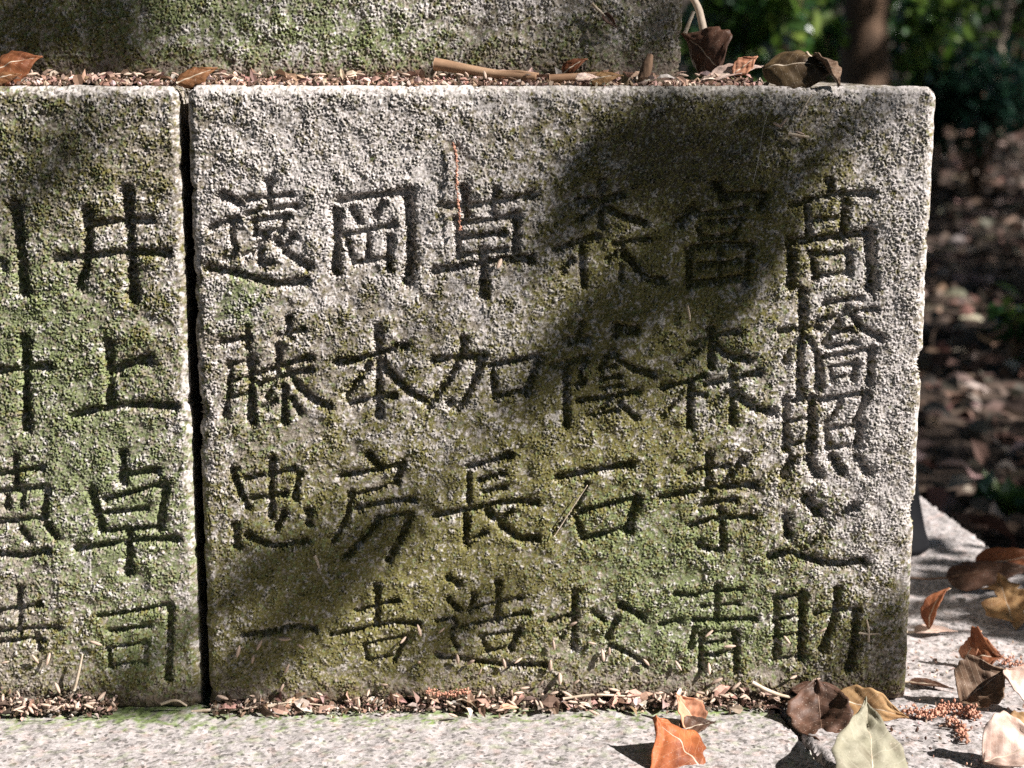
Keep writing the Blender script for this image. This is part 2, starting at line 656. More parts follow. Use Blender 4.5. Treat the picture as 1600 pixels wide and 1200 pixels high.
def granules(ny, nx, cell, seed, dens, r0, r1):
    """field of small rounded lichen/stone grains, height in metres"""
    rng = np.random.default_rng(seed)
    n = int(dens * ny * nx * cell * cell)
    ci = rng.uniform(0, ny, n); cj = rng.uniform(0, nx, n)
    r = r0 + (r1 - r0) * rng.random(n) ** 2.2
    H = np.zeros(ny * nx, np.float32)
    k = int(math.ceil(r1 / cell))
    fi, fj = np.floor(ci).astype(int), np.floor(cj).astype(int)
    asp = rng.uniform(0.75, 1.3, n)
    for di in range(-k, k + 1):
        for dj in range(-k, k + 1):
            ii = fi + di; jj = fj + dj
            d2 = (((ii - ci) * asp) ** 2 + ((jj - cj) / asp) ** 2) * cell * cell / (r * r)
            ok = (d2 < 1) & (ii >= 0) & (ii < ny) & (jj >= 0) & (jj < nx)
            np.maximum.at(H, ii[ok] * nx + jj[ok], (r[ok] * 0.85 * np.sqrt(1 - d2[ok])).astype(np.float32))
    return H.reshape(ny, nx)

def blobs(X, Z, lst, y=0.0):
    """soft patches given by surveyed centre and radii"""
    f = np.zeros_like(X)
    for px, py, rx, ry, a in lst:
        c = P(px, py, y=y)
        f += a * np.exp(-(((X - c[0]) / (rx * 0.000437)) ** 2 + ((Z - c[2]) / (ry * 0.000437)) ** 2))
    return f

# albedo of the growth on the stone; lichen tone also paints the lit rim
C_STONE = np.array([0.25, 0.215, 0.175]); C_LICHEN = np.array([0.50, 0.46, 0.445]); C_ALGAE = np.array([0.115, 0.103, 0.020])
C_MOSS = np.array([0.146, 0.176, 0.074]); C_DARK = np.array([0.062, 0.050, 0.034]); C_SOIL = np.array([0.12, 0.085, 0.062])

def stone(name, x0, x1, z0, z1, y0, depth, cell, seed, groups=None, lich_rimlight=(), alga=(), mos=(), dark=(), rough_b=(), er=0.0075, lean=None, rz=1.0):
    nx = int(round((x1 - x0) / cell)) + 1; ny = int(round((z1 - z0) / cell)) + 1
    xs = np.linspace(x0, x1, nx); zs = np.linspace(z0, z1, ny)
    X, Z = np.meshgrid(xs, zs)
    b = lambda lo, hi, k: band(ny, nx, cell, lo, hi, seed * 100 + k)
    n_big = b(0.03, 0.16, 1); n_mid = b(0.008, 0.03, 2); n_sm = b(0.003, 0.009, 3); n_fi = b(0.0012, 0.003, 4)
    n_big2 = b(0.03, 0.14, 5); n_mid2 = b(0.008, 0.03, 6); n_sm2 = b(0.0025, 0.008, 7)
    # --- masks
    L = blobs(X, Z, lich_rimlight, y0); A = blobs(X, Z, alga, y0); Mo = blobs(X, Z, mos, y0); Dk = blobs(X, Z, dark, y0)
    Rg = np.clip(0.62 + blobs(X, Z, rough_b, y0) + 0.34 * n_big + 0.36 * n_mid, 0.08, 1.9) * rz
    # --- relief
    g = granules(ny, nx, cell, seed, 200000, 0.0008, 0.0022)
    g2 = granules(ny, nx, cell, seed + 50, 25000, 0.0018, 0.0042)
    H = 0.0004 * n_big + 0.00010 * n_mid + (0.00006 + 0.00010 * Rg) * n_sm + 0.00004 * n_fi
    H += Rg * (0.07 * g * np.clip(0.75 + 0.45 * n_mid2, 0.15, 1.6) + 0.05 * g2)
    H += 0.00030 * Rg * np.tanh(1.9 * b(0.0032, 0.010, 13) + 0.25 * n_mid2 + 0.4) + 0.00013 * Rg * np.tanh(1.8 * n_sm2) + 0.00010 * Rg * np.tanh(2.0 * b(0.0018, 0.005, 12))
    pits = np.clip(n_sm2 + 0.5 * n_mid2 - 1.15, 0, 2) * 0.0014 * Rg
    H -= pits
    if groups:
        D = carve(X, Z, cell, x0, z0, groups, seed * 7)
        H = H * (1 - 0.55 * sst(D, 0.0006, 0.003)) - D * 1.7
    # --- edges: rounded and chipped
    en = 0.0005 * b(0.012, 0.06, 8) + 0.00022 * b(0.003, 0.010, 9)
    dx = np.minimum(X - x0, x1 - X); dz = np.minimum(Z - z0, z1 - Z)
    r = er * (1 + 0.10 * n_big2)
    en = en * np.clip(np.minimum(dx, dz) / 0.004, 0, 1)
    q = np.hypot(np.clip(r - dx + en, 0, None), np.clip(r - dz + en, 0, None)) / r
    drop = r * (1 - np.sqrt(np.clip(1 - np.clip(q, 0, 0.995) ** 2, 0, 1)))
    crng = np.random.default_rng(seed + 77); Dn = np.zeros_like(X)
    for _ in range(int(46 * (2 * (x1 - x0) + 2 * (z1 - z0)) / 1.9)):
        t_ = crng.random(); sd_ = crng.integers(0, 4); r_ = 0.003 + 0.010 * crng.random() ** 3
        cx0 = (x0 + t_ * (x1 - x0), x0 + t_ * (x1 - x0), x0, x1)[sd_]; cz0 = (z0, z1, z0 + t_ * (z1 - z0), z0 + t_ * (z1 - z0))[sd_]
        dd = ((X - cx0) ** 2 + (Z - cz0) ** 2) / (r_ * r_)
        Dn = np.maximum(Dn, 0.30 * r_ * np.clip(1 - dd, 0, 1) * (1 + 0.3 * n_sm))
    Y = y0 + drop + 0.6 * Dn - H * (1 - 0.88 * sst(q, 0.05, 0.75))
    # --- albedo
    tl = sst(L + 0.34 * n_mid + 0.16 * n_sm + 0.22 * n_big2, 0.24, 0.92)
    ta = sst(A + 0.20 + 0.30 * n_mid2 + 0.12 * n_sm2 + 0.2 * n_big, 0.10, 0.95)
    tm = sst(Mo + 0.30 * b(0.008, 0.035, 10) + 0.12 * n_sm, 0.22, 0.95)
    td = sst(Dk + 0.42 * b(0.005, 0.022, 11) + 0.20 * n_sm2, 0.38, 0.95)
    spk = sst(n_sm + 0.8 * n_fi, 1.2, 1.9)
    C = np.broadcast_to(C_STONE, X.shape + (3,)).astype(np.float32) * (1 + 0.10 * n_mid[..., None] + 0.12 * n_fi[..., None])
    C = lerp(C, C_ALGAE, ta * 0.88)
    C = lerp(C, C_MOSS, tm * 0.88)
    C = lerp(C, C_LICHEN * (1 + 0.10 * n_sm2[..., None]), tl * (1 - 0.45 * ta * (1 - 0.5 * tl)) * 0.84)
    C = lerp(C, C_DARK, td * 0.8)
    C = lerp(C, C_LICHEN * 0.95, spk * 0.35)
    soil = sst(z0 + 0.012 + 0.006 * n_mid - Z, -0.006, 0.008)
    C = lerp(C, C_SOIL, soil * 0.8)
    C = np.clip(C, 0.02, 0.8)
    # wander of the outline
    sx = sst(0.02 - np.minimum(X - x0, x1 - X), 0, 0.02)
    rc = 0.0085
    ca, cb = np.clip(1 - dx / rc, 0, 1), np.clip(1 - dz / rc, 0, 1)
    gx_ = np.where(X - x0 < x1 - X, -1.0, 1.0); gz_ = np.where(Z - z0 < z1 - Z, 0.0, 1.0)
    cx_ = rc * ca * (1 - np.sqrt(1 - cb * cb * 0.5)); cz_ = rc * cb * (1 - np.sqrt(1 - ca * ca * 0.5))
    X, Z = X - gx_ * cx_ * gz_ - gx_ * Dn * 0.8 * sst(0.012 - dx, 0, 0.012), Z - cz_ * gz_ - np.where(gz_ > 0, 1, -1) * Dn * 0.8 * sst(0.012 - dz, 0, 0.012)
    V = np.stack([X + 0.00022 * sx * n_big, Y, Z + 0.00022 * sst(0.02 - dz, 0, 0.02) * n_big2], -1).reshape(-1, 3)
    F = [grid_faces(ny, nx)]
    # --- sides and back: sweep the border ring backwards
    idx = np.arange(ny * nx).reshape(ny, nx)
    ring = np.concatenate([idx[0, :-1], idx[:-1, -1], idx[-1, :0:-1], idx[:0:-1, 0]])
    nr = len(ring)
    rv = V[ring].copy(); rc = C.reshape(-1, 3)[ring]
    nrm = np.zeros((nr, 2)); nrm[:nx - 1] = (0, -1); nrm[nx - 1:nx + ny - 2] = (1, 0); nrm[nx + ny - 2:2 * nx + ny - 3] = (0, 1); nrm[2 * nx + ny - 3:] = (-1, 0)
    steps = [0.002, 0.004, 0.007, 0.011] + list(np.arange(0.016, depth, 0.006)) + [depth]
    sn = band(len(steps) + 40, nr, 1.0, 14.0, 80.0, seed + 900)
    sc1 = band(2 * len(steps), nr, 0.006, 0.012, 0.06, seed + 901); sc2 = np.repeat(band(2 * len(steps), nr // 11 + 1, 0.006, 0.012, 0.05, seed + 902), 11, 1)[:, :nr]
    kern = np.hanning(25); kern /= kern.sum()
    sc2 = np.array([np.convolve(np.concatenate([q_[-12:], q_, q_[:12]]), kern, 'valid') for q_ in sc2]); sc2 /= sc2.std() + 1e-6
    allV = [V]; allC = [C.reshape(-1, 3)]; prev = ring; base = ny * nx
    yb = y0 + er
    for k, s in enumerate(steps):
        v = rv.copy(); tt = s / steps[-1]
        v[:, 1] = rv[:, 1] * (1 - min(1, s / 0.02)) + yb * min(1, s / 0.02) + s
        ins = -0.0012 * min(1, s / 0.004) + 0.0003 * sn[k] * min(1, s / 0.01); v[:, 0] += nrm[:, 0] * ins; v[:, 2] += nrm[:, 1] * ins
        cur = np.arange(base, base + nr); base += nr
        side = lerp(np.broadcast_to(C_STONE, (nr, 3)).astype(np.float32), C_LICHEN, sst(sc2[k], -0.6, 1.4) * 0.8)
        side = lerp(side, C_ALGAE, sst(-sc2[k + len(steps)], 0.2, 1.6) * 0.7)
        wk = min(1, s / 0.012)
        allV.append(v); allC.append(np.clip(rc * (1 - wk) + side * wk, 0.03, 0.8))
        F.append(np.stack([prev, cur, np.roll(cur, -1), np.roll(prev, -1)], -1)); prev = cur
    cen = allV[-1].mean(0); allV.append(cen[None]); allC.append(C_STONE[None])
    nxt = np.roll(prev, -1)
    F.append(np.stack([prev[::2], np.full(len(prev[::2]), base), nxt[(np.arange(0, nr, 2) + 1) % nr], nxt[::2]], -1))
    V = np.concatenate(allV)
    if lean is not None: V = lean(V)
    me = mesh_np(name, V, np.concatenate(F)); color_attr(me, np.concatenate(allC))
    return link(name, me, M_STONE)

BW, BH = 0.5000, 0.4354
LICH_RIMLIGHT_R = [(420, 230, 260, 160, .75), (700, 260, 220, 130, .55), (560, 430, 200, 160, .45), (780, 520, 90, 170, .55), (640, 680, 120, 120, .40), (1390, 520, 90, 330, 1.0), (1270, 640, 110, 230, .65),
          (1420, 250, 60, 120, .6), (330, 620, 40, 300, .5), (1250, 200, 90, 70, .35), (960, 560, 80, 160, .2), (560, 330, 160, 80, .4), (840, 160, 700, 30, .4), (840, 137, 900, 12, 1.2), (1380, 800, 70, 140, .7), (1130, 640, 90, 90, .3)]  # thin strip at the top edge is rim light painted in lichen colour
ALGA_R = [(480, 930, 260, 210, .95), (760, 870, 220, 200, .75), (1000, 430, 190, 260, .80), (1130, 330, 160, 180, .80), (1000, 720, 200, 160, .55), (1130, 900, 220, 170, .45), (640, 600, 160, 130, .35), (1320, 1020, 120, 110, .7), (1080, 200, 130, 90, .7), (880, 610, 120, 120, .5), (1300, 300, 90, 90, .35)]
MOSS_R = [(372, 470, 50, 45, 1.2), (1130, 930, 190, 130, .75), (980, 830, 130, 110, .6), (400, 650, 80, 90, .5), (1150, 590, 110, 100, .5), (1330, 430, 60, 60, .25), (1050, 1000, 240, 60, .5), (420, 850, 160, 100, .25), (1290, 800, 60, 70, .35)]
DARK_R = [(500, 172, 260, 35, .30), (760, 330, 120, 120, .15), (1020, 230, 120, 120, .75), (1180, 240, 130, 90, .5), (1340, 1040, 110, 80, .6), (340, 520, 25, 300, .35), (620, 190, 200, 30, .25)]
ROUGH_R = [(1380, 550, 120, 380, .45), (420, 250, 300, 180, .25), (500, 930, 300, 220, -.30), (1020, 450, 200, 300, -.30), (330, 600, 40, 420, .4), (1130, 900, 230, 180, .30), (760, 800, 200, 200, -.2), (1150, 600, 90, 120, .2)]
blk = stone('inscribed_block', 0.0, BW, 0.0, BH, 0.0, 0.30, 0.00052, 3, STROKES_RIGHT, LICH_RIMLIGHT_R, ALGA_R, MOSS_R, DARK_R, ROUGH_R)
tag(blk, 'large mossy stone block carved with six columns of names', 'stone block')

LICH_RIMLIGHT_L = [(210, 380, 70, 60, .6), (60, 850, 200, 200, .18), (200, 160, 130, 50, .4), (30, 300, 60, 100, .2), (285, 620, 22, 420, .6), (100, 137, 300, 12, 1.0)]  # last patch paints the sunlit top rim into the colour, the others are lichen
ALGA_L = [(80, 250, 180, 130, .55), (200, 1030, 150, 90, .8), (40, 560, 160, 140, .35), (240, 480, 80, 120, .3)]
MOSS_L = [(120, 650, 220, 260, .70), (200, 850, 180, 170, .65), (40, 480, 120, 140, .5), (230, 1020, 90, 70, .6), (60, 200, 160, 90, .35)]
DARK_L = [(100, 230, 160, 110, .30), (270, 300, 25, 200, .5), (100, 1080, 200, 30, .5), (60, 180, 120, 70, .35)]
ROUGH_L = [(140, 500, 300, 500, .45), (230, 1040, 100, 60, -.3)]
lx1 = -0.0055
blk2 = stone('inscribed_block', -0.30, lx1, -0.002, BH - 0.0005, 0.001, 0.30, 0.00056, 5, STROKES_LEFT, LICH_RIMLIGHT_L, ALGA_L, MOSS_L, DARK_L, ROUGH_L)
tag(blk2, 'green mossy carved stone block cut off by the left picture edge', 'stone block')

UY = 0.062
ux1 = P(1067, 60, y=UY)[0]
LICH_U = [(500, 60, 300, 60, .35), (760, 10, 180, 30, .7), (1000, 40, 90, 60, .25), (420, 90, 120, 30, .2)]
ALGA_U = [(120, 40, 200, 80, .8), (560, 90, 160, 40, .3), (900, 60, 100, 60, .3)]
MOSS_U = [(430, 40, 260, 90, .85), (200, 30, 200, 60, .35), (950, 60, 120, 60, .45), (640, 70, 150, 60, .4)]
DARK_U = [(100, 90, 160, 30, .4), (1040, 30, 30, 80, .4), (820, 80, 140, 20, .3)]
up = stone('upper_stone', -0.30, ux1, BH + 0.001, BH + 0.17, UY, 0.22, 0.0006, 8, None, LICH_U, ALGA_U, MOSS_U, DARK_U, [(450, 40, 500, 100, .4)])
tag(up, 'mossy upper stone standing set back on top of the carved blocks', 'stone block')

# ------------------------------------------------------------------ base slabs
def slab(name, rows, left, right, seed, moss_line=None, cell=0.0024, bot=-0.26, er=0.006, rim=(True, True)):
    ny = len(rows); wmax = max(right(y) - left(y) for y in rows); nx = int(wmax / cell) + 2
    u = np.linspace(0, 1, nx)
    X = np.array([left(y) + (right(y) - left(y)) * u for y in rows]); Yg = np.repeat(np.array(rows)[:, None], nx, 1)
    b = lambda lo, hi, k: band(ny, nx, cell, lo, hi, seed * 100 + k)
    H = 0.0005 * b(0.05, 0.2, 1) + 0.00006 * b(0.012, 0.04, 2) + 0.00009 * b(0.0048, 0.009, 3)
    H -= np.clip(b(0.0048, 0.012, 4) - 1.5, 0, 2) * 0.0007
    de = np.minimum(np.minimum(X - X[:, :1], X[:, -1:] - X), np.minimum(Yg - rows[0], rows[-1] - Yg)) + 0.0015 * b(0.006, 0.03, 5)
    q = np.clip(1 - de / er, 0, 0.99); H -= er * (1 - np.sqrt(1 - q * q))
    Zg = -0.0012 + H
    C = np.broadcast_to(np.array([0.335, 0.31, 0.305]), X.shape + (3,)).astype(np.float32) * (1 + 0.05 * b(0.02, 0.1, 6)[..., None])
    C = lerp(C, (0.40, 0.30, 0.27), sst(b(0.02, 0.08, 7) - 0.5, 0, 1.5) * 0.5)
    C = lerp(C, (0.16, 0.15, 0.12), sst(b(0.01, 0.06, 8) + 0.4 * b(0.003, 0.01, 9), 0.9, 2.2) * 0.55)
    if moss_line is not None:
        mm = moss_line(X, Yg, b)
        C = lerp(C, (0.135, 0.20, 0.045), mm)
    V = np.stack([X, Yg, Zg], -1).reshape(-1, 3); F = [grid_faces(ny, nx)]
    idx = np.arange(ny * nx).reshape(ny, nx)
    ring = np.concatenate([idx[0, :-1], idx[:-1, -1], idx[-1, :0:-1], idx[:0:-1, 0]]); nr = len(ring)
    allV = [V]; allC = [C.reshape(-1, 3)]; prev = ring; base = len(V)
    for s in (0.004, 0.02, 0.08, -bot):
        v = V[ring].copy(); v[:, 2] = v[:, 2] * 0.3 - s
        cur = np.arange(base, base + nr); base += nr
        allV.append(v); allC.append(np.broadcast_to(np.array([0.30, 0.28, 0.26]), (nr, 3)).copy() if s > 0.01 else C.reshape(-1, 3)[ring])
        F.append(np.stack([prev, cur, np.roll(cur, -1), np.roll(prev, -1)], -1)); prev = cur
    me = mesh_np(name, np.concatenate(allV), np.concatenate(F)); color_attr(me, np.concatenate(allC))
    return link(name, me, M_SLAB)

J0, J1 = P(1212, 1106, z=0), P(1296, 1205, z=0)
def joint(y):
    t = (J0[1] - y) / (J0[1] - J1[1])
    t = np.clip(t, 0, 1.2)
    return J0[0] - 0.012 * (1 - t) ** 2 * 0 + (J1[0] - J0[0]) * (t ** 0.75 if t <= 1 else t ** 0.75) if y < J0[1] else J0[0]
def moss_front(X, Y, b):
    e = 0.001 - Y                     # distance in front of the block foot
    k = sst(0.028 + 0.012 * b(0.02, 0.1, 21) - e, -0.008, 0.020)
    pat = sst(0.45 * b(0.008, 0.03, 22) + 0.35 * b(0.003, 0.008, 23) + 0.45 + blobx(X), 0.0, 1.0)
    return np.clip(k * pat * 0.85 + 0.30 * sst(b(0.02, 0.06, 24) - 0.6, 0, 1.4), 0, 0.9)
def blobx(X):
    f = np.zeros_like(X)
    for px, w_, a in ((220, 110, .8), (520, 90, .2), (760, 90, .35), (1000, 90, .15)):
        c = P(px, 1115, z=0)[0]; f += a * np.exp(-((X - c) / (w_ * 0.00043)) ** 2)
    return f + 0.05
rows1 = np.arange(-0.26, 0.05, 0.0024)
s1 = slab('base_slab', rows1, lambda y: -0.34, joint, 11, moss_front)
tag(s1, 'speckled granite base slab running along the foot of both carved blocks', 'stone slab')
EA, EB = P(1440, 772, z=0), P(1600, 890, z=0)
def slab_right(y):
    t = (y - EA[1]) / (EB[1] - EA[1])
    return EA[0] + t * (EB[0] - EA[0])
ymax = EA[1] + (EA[1] - EB[1]) * 0.10
rows2 = np.arange(-0.26, ymax, 0.003)
def slab_left(y):
    return joint(y) + 0.004 if y < J0[1] else joint(J0[1]) + 0.004
s2 = slab('base_slab', rows2, slab_left, lambda y: min(slab_right(y), 1.0), 12, None, 0.003)
tag(s2, 'pale granite base slab strewn with dry leaves right of the block', 'stone slab')
# rubble bed under the blocks' back half (carries the blocks behind the front slab)
def box_mesh(name, x0, x1, y0, y1, z0, z1):
    V = [(x0, y0, z0), (x1, y0, z0), (x1, y1, z0), (x0, y1, z0), (x0, y0, z1), (x1, y0, z1), (x1, y1, z1), (x0, y1, z1)]
    F = [(0, 3, 2, 1), (4, 5, 6, 7), (0, 1, 5, 4), (1, 2, 6, 5), (2, 3, 7, 6), (3, 0, 4, 7)]
    return poly_mesh(name, V, F, False)
fb = link('footing', box_mesh('footing', -0.34, J0[0] - 0.006, 0.056, 0.40, -0.26, -0.004), plain_mat('footing_stone', (0.2, 0.19, 0.17), (0.35, 0.33, 0.3), 30, 0.95))
tag(fb, kind='structure')

# ------------------------------------------------------------------ ground
def gz(x, y):
    d = np.clip(y - 3.0, 0, None)
    return -0.255 + 0.055 * d + 0.0006 * d * d + 0.03 * np.sin(1.7 * x + 0.6) * np.cos(1.3 * y) * np.clip((y - 1) / 2, 0, 1)
gx = np.concatenate([np.linspace(-90, -8, 24), np.linspace(-7.8, 9.8, 90), np.linspace(10, 90, 24)])
gy = np.concatenate([np.linspace(-90, -4, 20), np.linspace(-3.8, 15.8, 110), np.linspace(16, 120, 24)])
GX, GY = np.meshgrid(gx, gy); GZ = gz(GX, GY) + 0.012 * np.sin(9 * GX + 3 * np.sin(5 * GY)) * np.cos(8 * GY)
near = (np.abs(GX - 0.3) < 1.1) & (np.abs(GY) < 0.9)
GZ = np.where(near, np.minimum(GZ, -0.245), GZ)
me = mesh_np('ground', np.stack([GX, GY, GZ], -1).reshape(-1, 3), grid_faces(*GX.shape))
tag(link('ground', me, M_GROUND), kind='structure')

# ------------------------------------------------------------------ leaf clouds
def leaf_cloud(name, C, L, Wd, nrm, tan, cols, mat, parent=None, fold=0.25, curl=0.0):
    """many six-point leaves: centres, lengths, widths, normals, directions, colours"""
    n = len(C)
    t = tan / np.linalg.norm(tan, axis=1, keepdims=True)
    nn = nrm - t * (nrm * t).sum(1, keepdims=True); nn /= np.linalg.norm(nn, axis=1, keepdims=True) + 1e-9
    s = np.cross(t, nn)
    L = L[:, None]; Wd = Wd[:, None]
    cu = curl * L
    p = [C - t * L * .5 - nn * cu, C - t * L * .12 + s * Wd * .5 + nn * fold * Wd * .5, C + t * L * .22 + s * Wd * .42 + nn * fold * Wd * .45,
         C + t * L * .5 - nn * cu * 1.3, C + t * L * .22 - s * Wd * .42 + nn * fold * Wd * .45, C - t * L * .12 - s * Wd * .5 + nn * fold * Wd * .5,
         C - t * L * .12, C + t * L * .22]
    V = np.stack(p, 1).reshape(-1, 3)
    b = np.arange(n)[:, None] * 8
    F = np.concatenate([b + np.array([0, 6, 1, 1])[None] * 1, b + np.array([6, 7, 2, 1]), b + np.array([7, 3, 2, 2]),
                        b + np.array([0, 5, 6, 6]), b + np.array([5, 4, 7, 6]), b + np.array([4, 3, 7, 7])])
    tri = F[:, 2] == F[:, 3]
    T = F[tri][:, :3]; Q = F[~tri]
    T = np.concatenate([T, Q[:, [0, 1, 2]], Q[:, [0, 2, 3]]])
    me = mesh_np(name, V, T, smooth=False); color_attr(me, np.repeat(cols, 8, 0))
    return link(name, me, mat, parent)

def rand_unit(rng, n):
    v = rng.standard_normal((n, 3)); return v / np.linalg.norm(v, axis=1, keepdims=True)

def palette(rng, n, cols, jit=0.18):
    cols = np.array(cols); c = cols[rng.integers(0, len(cols), n)]
    return np.clip(c * (1 + jit * rng.standard_normal((n, 1))) * (1 + 0.06 * rng.standard_normal((n, 3))), 0.004, 0.8)

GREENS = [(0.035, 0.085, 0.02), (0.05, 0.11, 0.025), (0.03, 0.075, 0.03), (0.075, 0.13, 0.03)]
BROWNS = [(0.13, 0.085, 0.06), (0.19, 0.125, 0.09), (0.08, 0.055, 0.04), (0.26, 0.19, 0.155), (0.15, 0.08, 0.06), (0.32, 0.25, 0.215), (0.11, 0.095, 0.075)]

# fallen leaves on the forest floor
rng = np.random.default_rng(77)
n = 34000
lx = rng.uniform(-2.5, 5.5, n); ly = 0.3 + 10 * rng.random(n) ** 1.4
keep = ~((lx > -0.4) & (lx < 1.05) & (ly < 0.95) & (ly < EA[1] + 0.4))
lx, ly = lx[keep], ly[keep]; n = len(lx)
C = np.stack([lx, ly, gz(lx, ly) + rng.uniform(0.0, 0.045, n)], -1)
nr_ = np.array([0, 0, 1.0]) + 0.75 * rng.standard_normal((n, 3))
o = leaf_cloud('fallen_leaves', C, rng.uniform(0.035, 0.09, n), rng.uniform(0.018, 0.042, n), nr_, rand_unit(rng, n) * [1, 1, .25], palette(rng, n, BROWNS, .3) * 0.85, M_LITTER, None, 0.3, 0.10)
tag(o, 'brown dry leaves covering the forest floor behind the stones', 'leaf litter', kind='stuff')

# ------------------------------------------------------------------ wood behind: trunks with crowns
FACE_C = np.array([0.23, 0.0, 0.2])
def sun_clear(Pts, extra=()):
    """leaves that would stand in the sun gap over the stones"""
    t = Pts[:, 1] / SUN[1]; q = Pts - t[:, None] * SUN          # hit on the plane of the block face
    a = (t > 0) & (q[:, 0] > -0.42) & (q[:, 0] < 0.72) & (q[:, 2] > -0.12) & (q[:, 2] < 0.80)
    t2 = Pts[:, 2] / SUN[2]; q2 = Pts - t2[:, None] * SUN        # hit on the slab
    c = (t2 > 0) & (q2[:, 0] > -0.4) & (q2[:, 0] < 1.05) & (q2[:, 1] > -0.4) & (q2[:, 1] < 0.75)
    for (ex, ey, ez, er_) in extra:
        d = Pts - np.array([ex, ey, ez]); tt = d @ SUN
        a |= (tt > 0) & (np.linalg.norm(d - tt[:, None] * SUN, axis=1) < er_)
    return ~(a | c)
# small gaps in the canopy that let sun flecks reach the wood behind
FLECKS = [(P(1500, 300, y=4.5)), (P(1560, 480, y=3.2)), (P(1480, 700, y=2.2)), (P(1590, 330, y=5)), (P(1420, 60, y=6)), (P(1250, 40, y=4.5)), (P(1180, 50, y=4.2)), (P(1560, 25, y=6)), (P(1380, 30, y=6.5)), (P(1600, 560, y=2.4)), (P(1130, 20, y=5))]
FLECKS += [P(1500, 420, y=3.4), P(1570, 250, y=6.0), P(1540, 620, y=2.3), P(1480, 540, y=2.8)]
FL = [(p[0], p[1], p[2], r_) for p, r_ in zip(FLECKS, (.18, .12, .16, .14, .34, .26, .28, .2, .24, .1, .3, .16, .26, .12, .1))]

def limb_pts(a, b, sag, rng, k=6, wob=0.03):
    a, b = np.array(a), np.array(b); L_ = np.linalg.norm(b - a)
    return [a + (b - a) * i / (k - 1) + np.array([0, 0, sag * math.sin(math.pi * i / (k - 1))]) + (rng.standard_normal(3) * wob * L_ * 0.3 if 0 < i < k - 1 else 0) for i in range(k)]

def tree(name, label, base, h, rad, lean_, crown_c, crown_r, nleaf, seed, mat=None, cat='tree', group=None, lsize=(0.09, 0.15), cols=GREENS):
    rng = np.random.default_rng(seed)
    root = bpy.data.objects.new(name, None); COL.objects.link(root)
    bx_, by_ = base; bz = float(gz(np.array(bx_), np.array(by_))) - 0.05
    root.location = (0, 0, 0)
    tag(root, label, cat, group)
    top = np.array([bx_ + lean_[0], by_ + lean_[1], bz + h])
    k = 9
    pts = [np.array([bx_, by_, bz]) + (top - np.array([bx_, by_, bz])) * (i / (k - 1)) + rng.standard_normal(3) * rad * 0.25 * (0 < i) for i in range(k)]
    rr = [rad * (1.35 if i == 0 else 1.0) * (1 - 0.65 * i / (k - 1)) for i in range(k)]
    V, F = tube(pts, rr, 12)
    link('trunk', poly_mesh('trunk', V, F), mat or M_BARK, root)
    cc = np.array(crown_c); cr = np.array(crown_r)
    # limbs
    nc = max(6, int(nleaf / 160)); cl = []
    Vs, Fs = [], []
    off = 0
    for i in range(nc):
        d = rand_unit(rng, 1)[0] * rng.random() ** 0.4
        c = cc + d * cr; cl.append(c)
        if i < 14 and sun_clear(np.array([pts[-1] + (c - pts[-1]) * q for q in np.linspace(0, 1, 12)])).all():
            st = pts[-1 - rng.integers(0, 4)]
            v, f = tube(limb_pts(st, c, rng.uniform(-.1, .2), rng), np.linspace(rad * .35, .008, 6), 6)
            Vs.append(v); Fs += [tuple(q + off for q in ff) for ff in f]; off += len(v)
    if Vs: link('limb', poly_mesh('limb', np.concatenate(Vs), Fs), mat or M_BARK, root)
    cl = np.array(cl)
    ci = rng.integers(0, nc, nleaf)
    spread = 0.16 * cr.mean() + 0.10
    C_ = cl[ci] + rng.standard_normal((nleaf, 3)) * spread * [1, 1, .7]
    ok = sun_clear(C_, FL); C_ = C_[ok]; n_ = len(C_)
    # keep the camera's own sight free
    d = C_ - CAM; dep = d @ _f; ok = ~((dep > 0) & (dep < 1.3) & (np.abs(d @ CR) < dep * .45 + .08) & (np.abs(d @ CU) < dep * .36 + .08))
    C_ = C_[ok]; n_ = len(C_)
    L_ = rng.uniform(*lsize, n_)
    leaf_cloud('crown', C_, L_, L_ * rng.uniform(.38, .52, n_), np.array([0, 0, 1.]) + .8 * rng.standard_normal((n_, 3)), rand_unit(rng, n_) + [0, 0, -.3], palette(rng, n_, cols), M_FOLIAGE, root, 0.2, 0.05)
    return root

def px_at(px, y):
    p = P(px, 95, y=y); return (p[0], p[1])
G_T = 'trees in the shaded wood behind'
tree('forest_tree', 'thick brown tree trunk in the blurred wood right of the stones', px_at(1362, 5.6), 6.0, 0.105, (0.1, .3), (2.2, 6.6, 4.6), (2.4, 2.2, 1.2), 5200, 1, group=G_T)
tree('forest_tree', 'darker trunk left of the thick brown trunk, beyond the dead leaf', px_at(1255, 7.6), 6.0, 0.10, (-0.1, .3), (-0.5, 7.8, 4.4), (2.4, 2.0, 1.3), 4200, 2, group=G_T)
tree('forest_sapling', 'pale slender slanting stem at the upper right corner', px_at(1532, 8.2), 5.5, 0.032, (1.1, .2), (4.8, 8.4, 5.2), (1.4, 1.4, .9), 2200, 3, M_BARK2, group=G_T)
tree('forest_sapling', 'thin upright stem between thick trunk and slanting pale stem', px_at(1462, 6.0), 4.5, 0.018, (0.08, .1), (2.0, 5.0, 3.9), (1.4, 1.4, .8), 2200, 4, M_BARK2, group=G_T)
tree('forest_tree', 'dark trunk standing deep in the wood at the right edge', px_at(1600, 9.0), 6.5, 0.14, (0.2, .2), (5.0, 9.0, 4.8), (2.6, 2.4, 1.6), 4200, 5, group=G_T)
tree('forest_tree', 'tall tree far right of the leaf litter, outside the picture', (7.4, 3.4), 6.2, 0.15, (-.3, .1), (6.2, 3.2, 4.4), (2.4, 2.8, 1.0), 6500, 11, group=G_T)
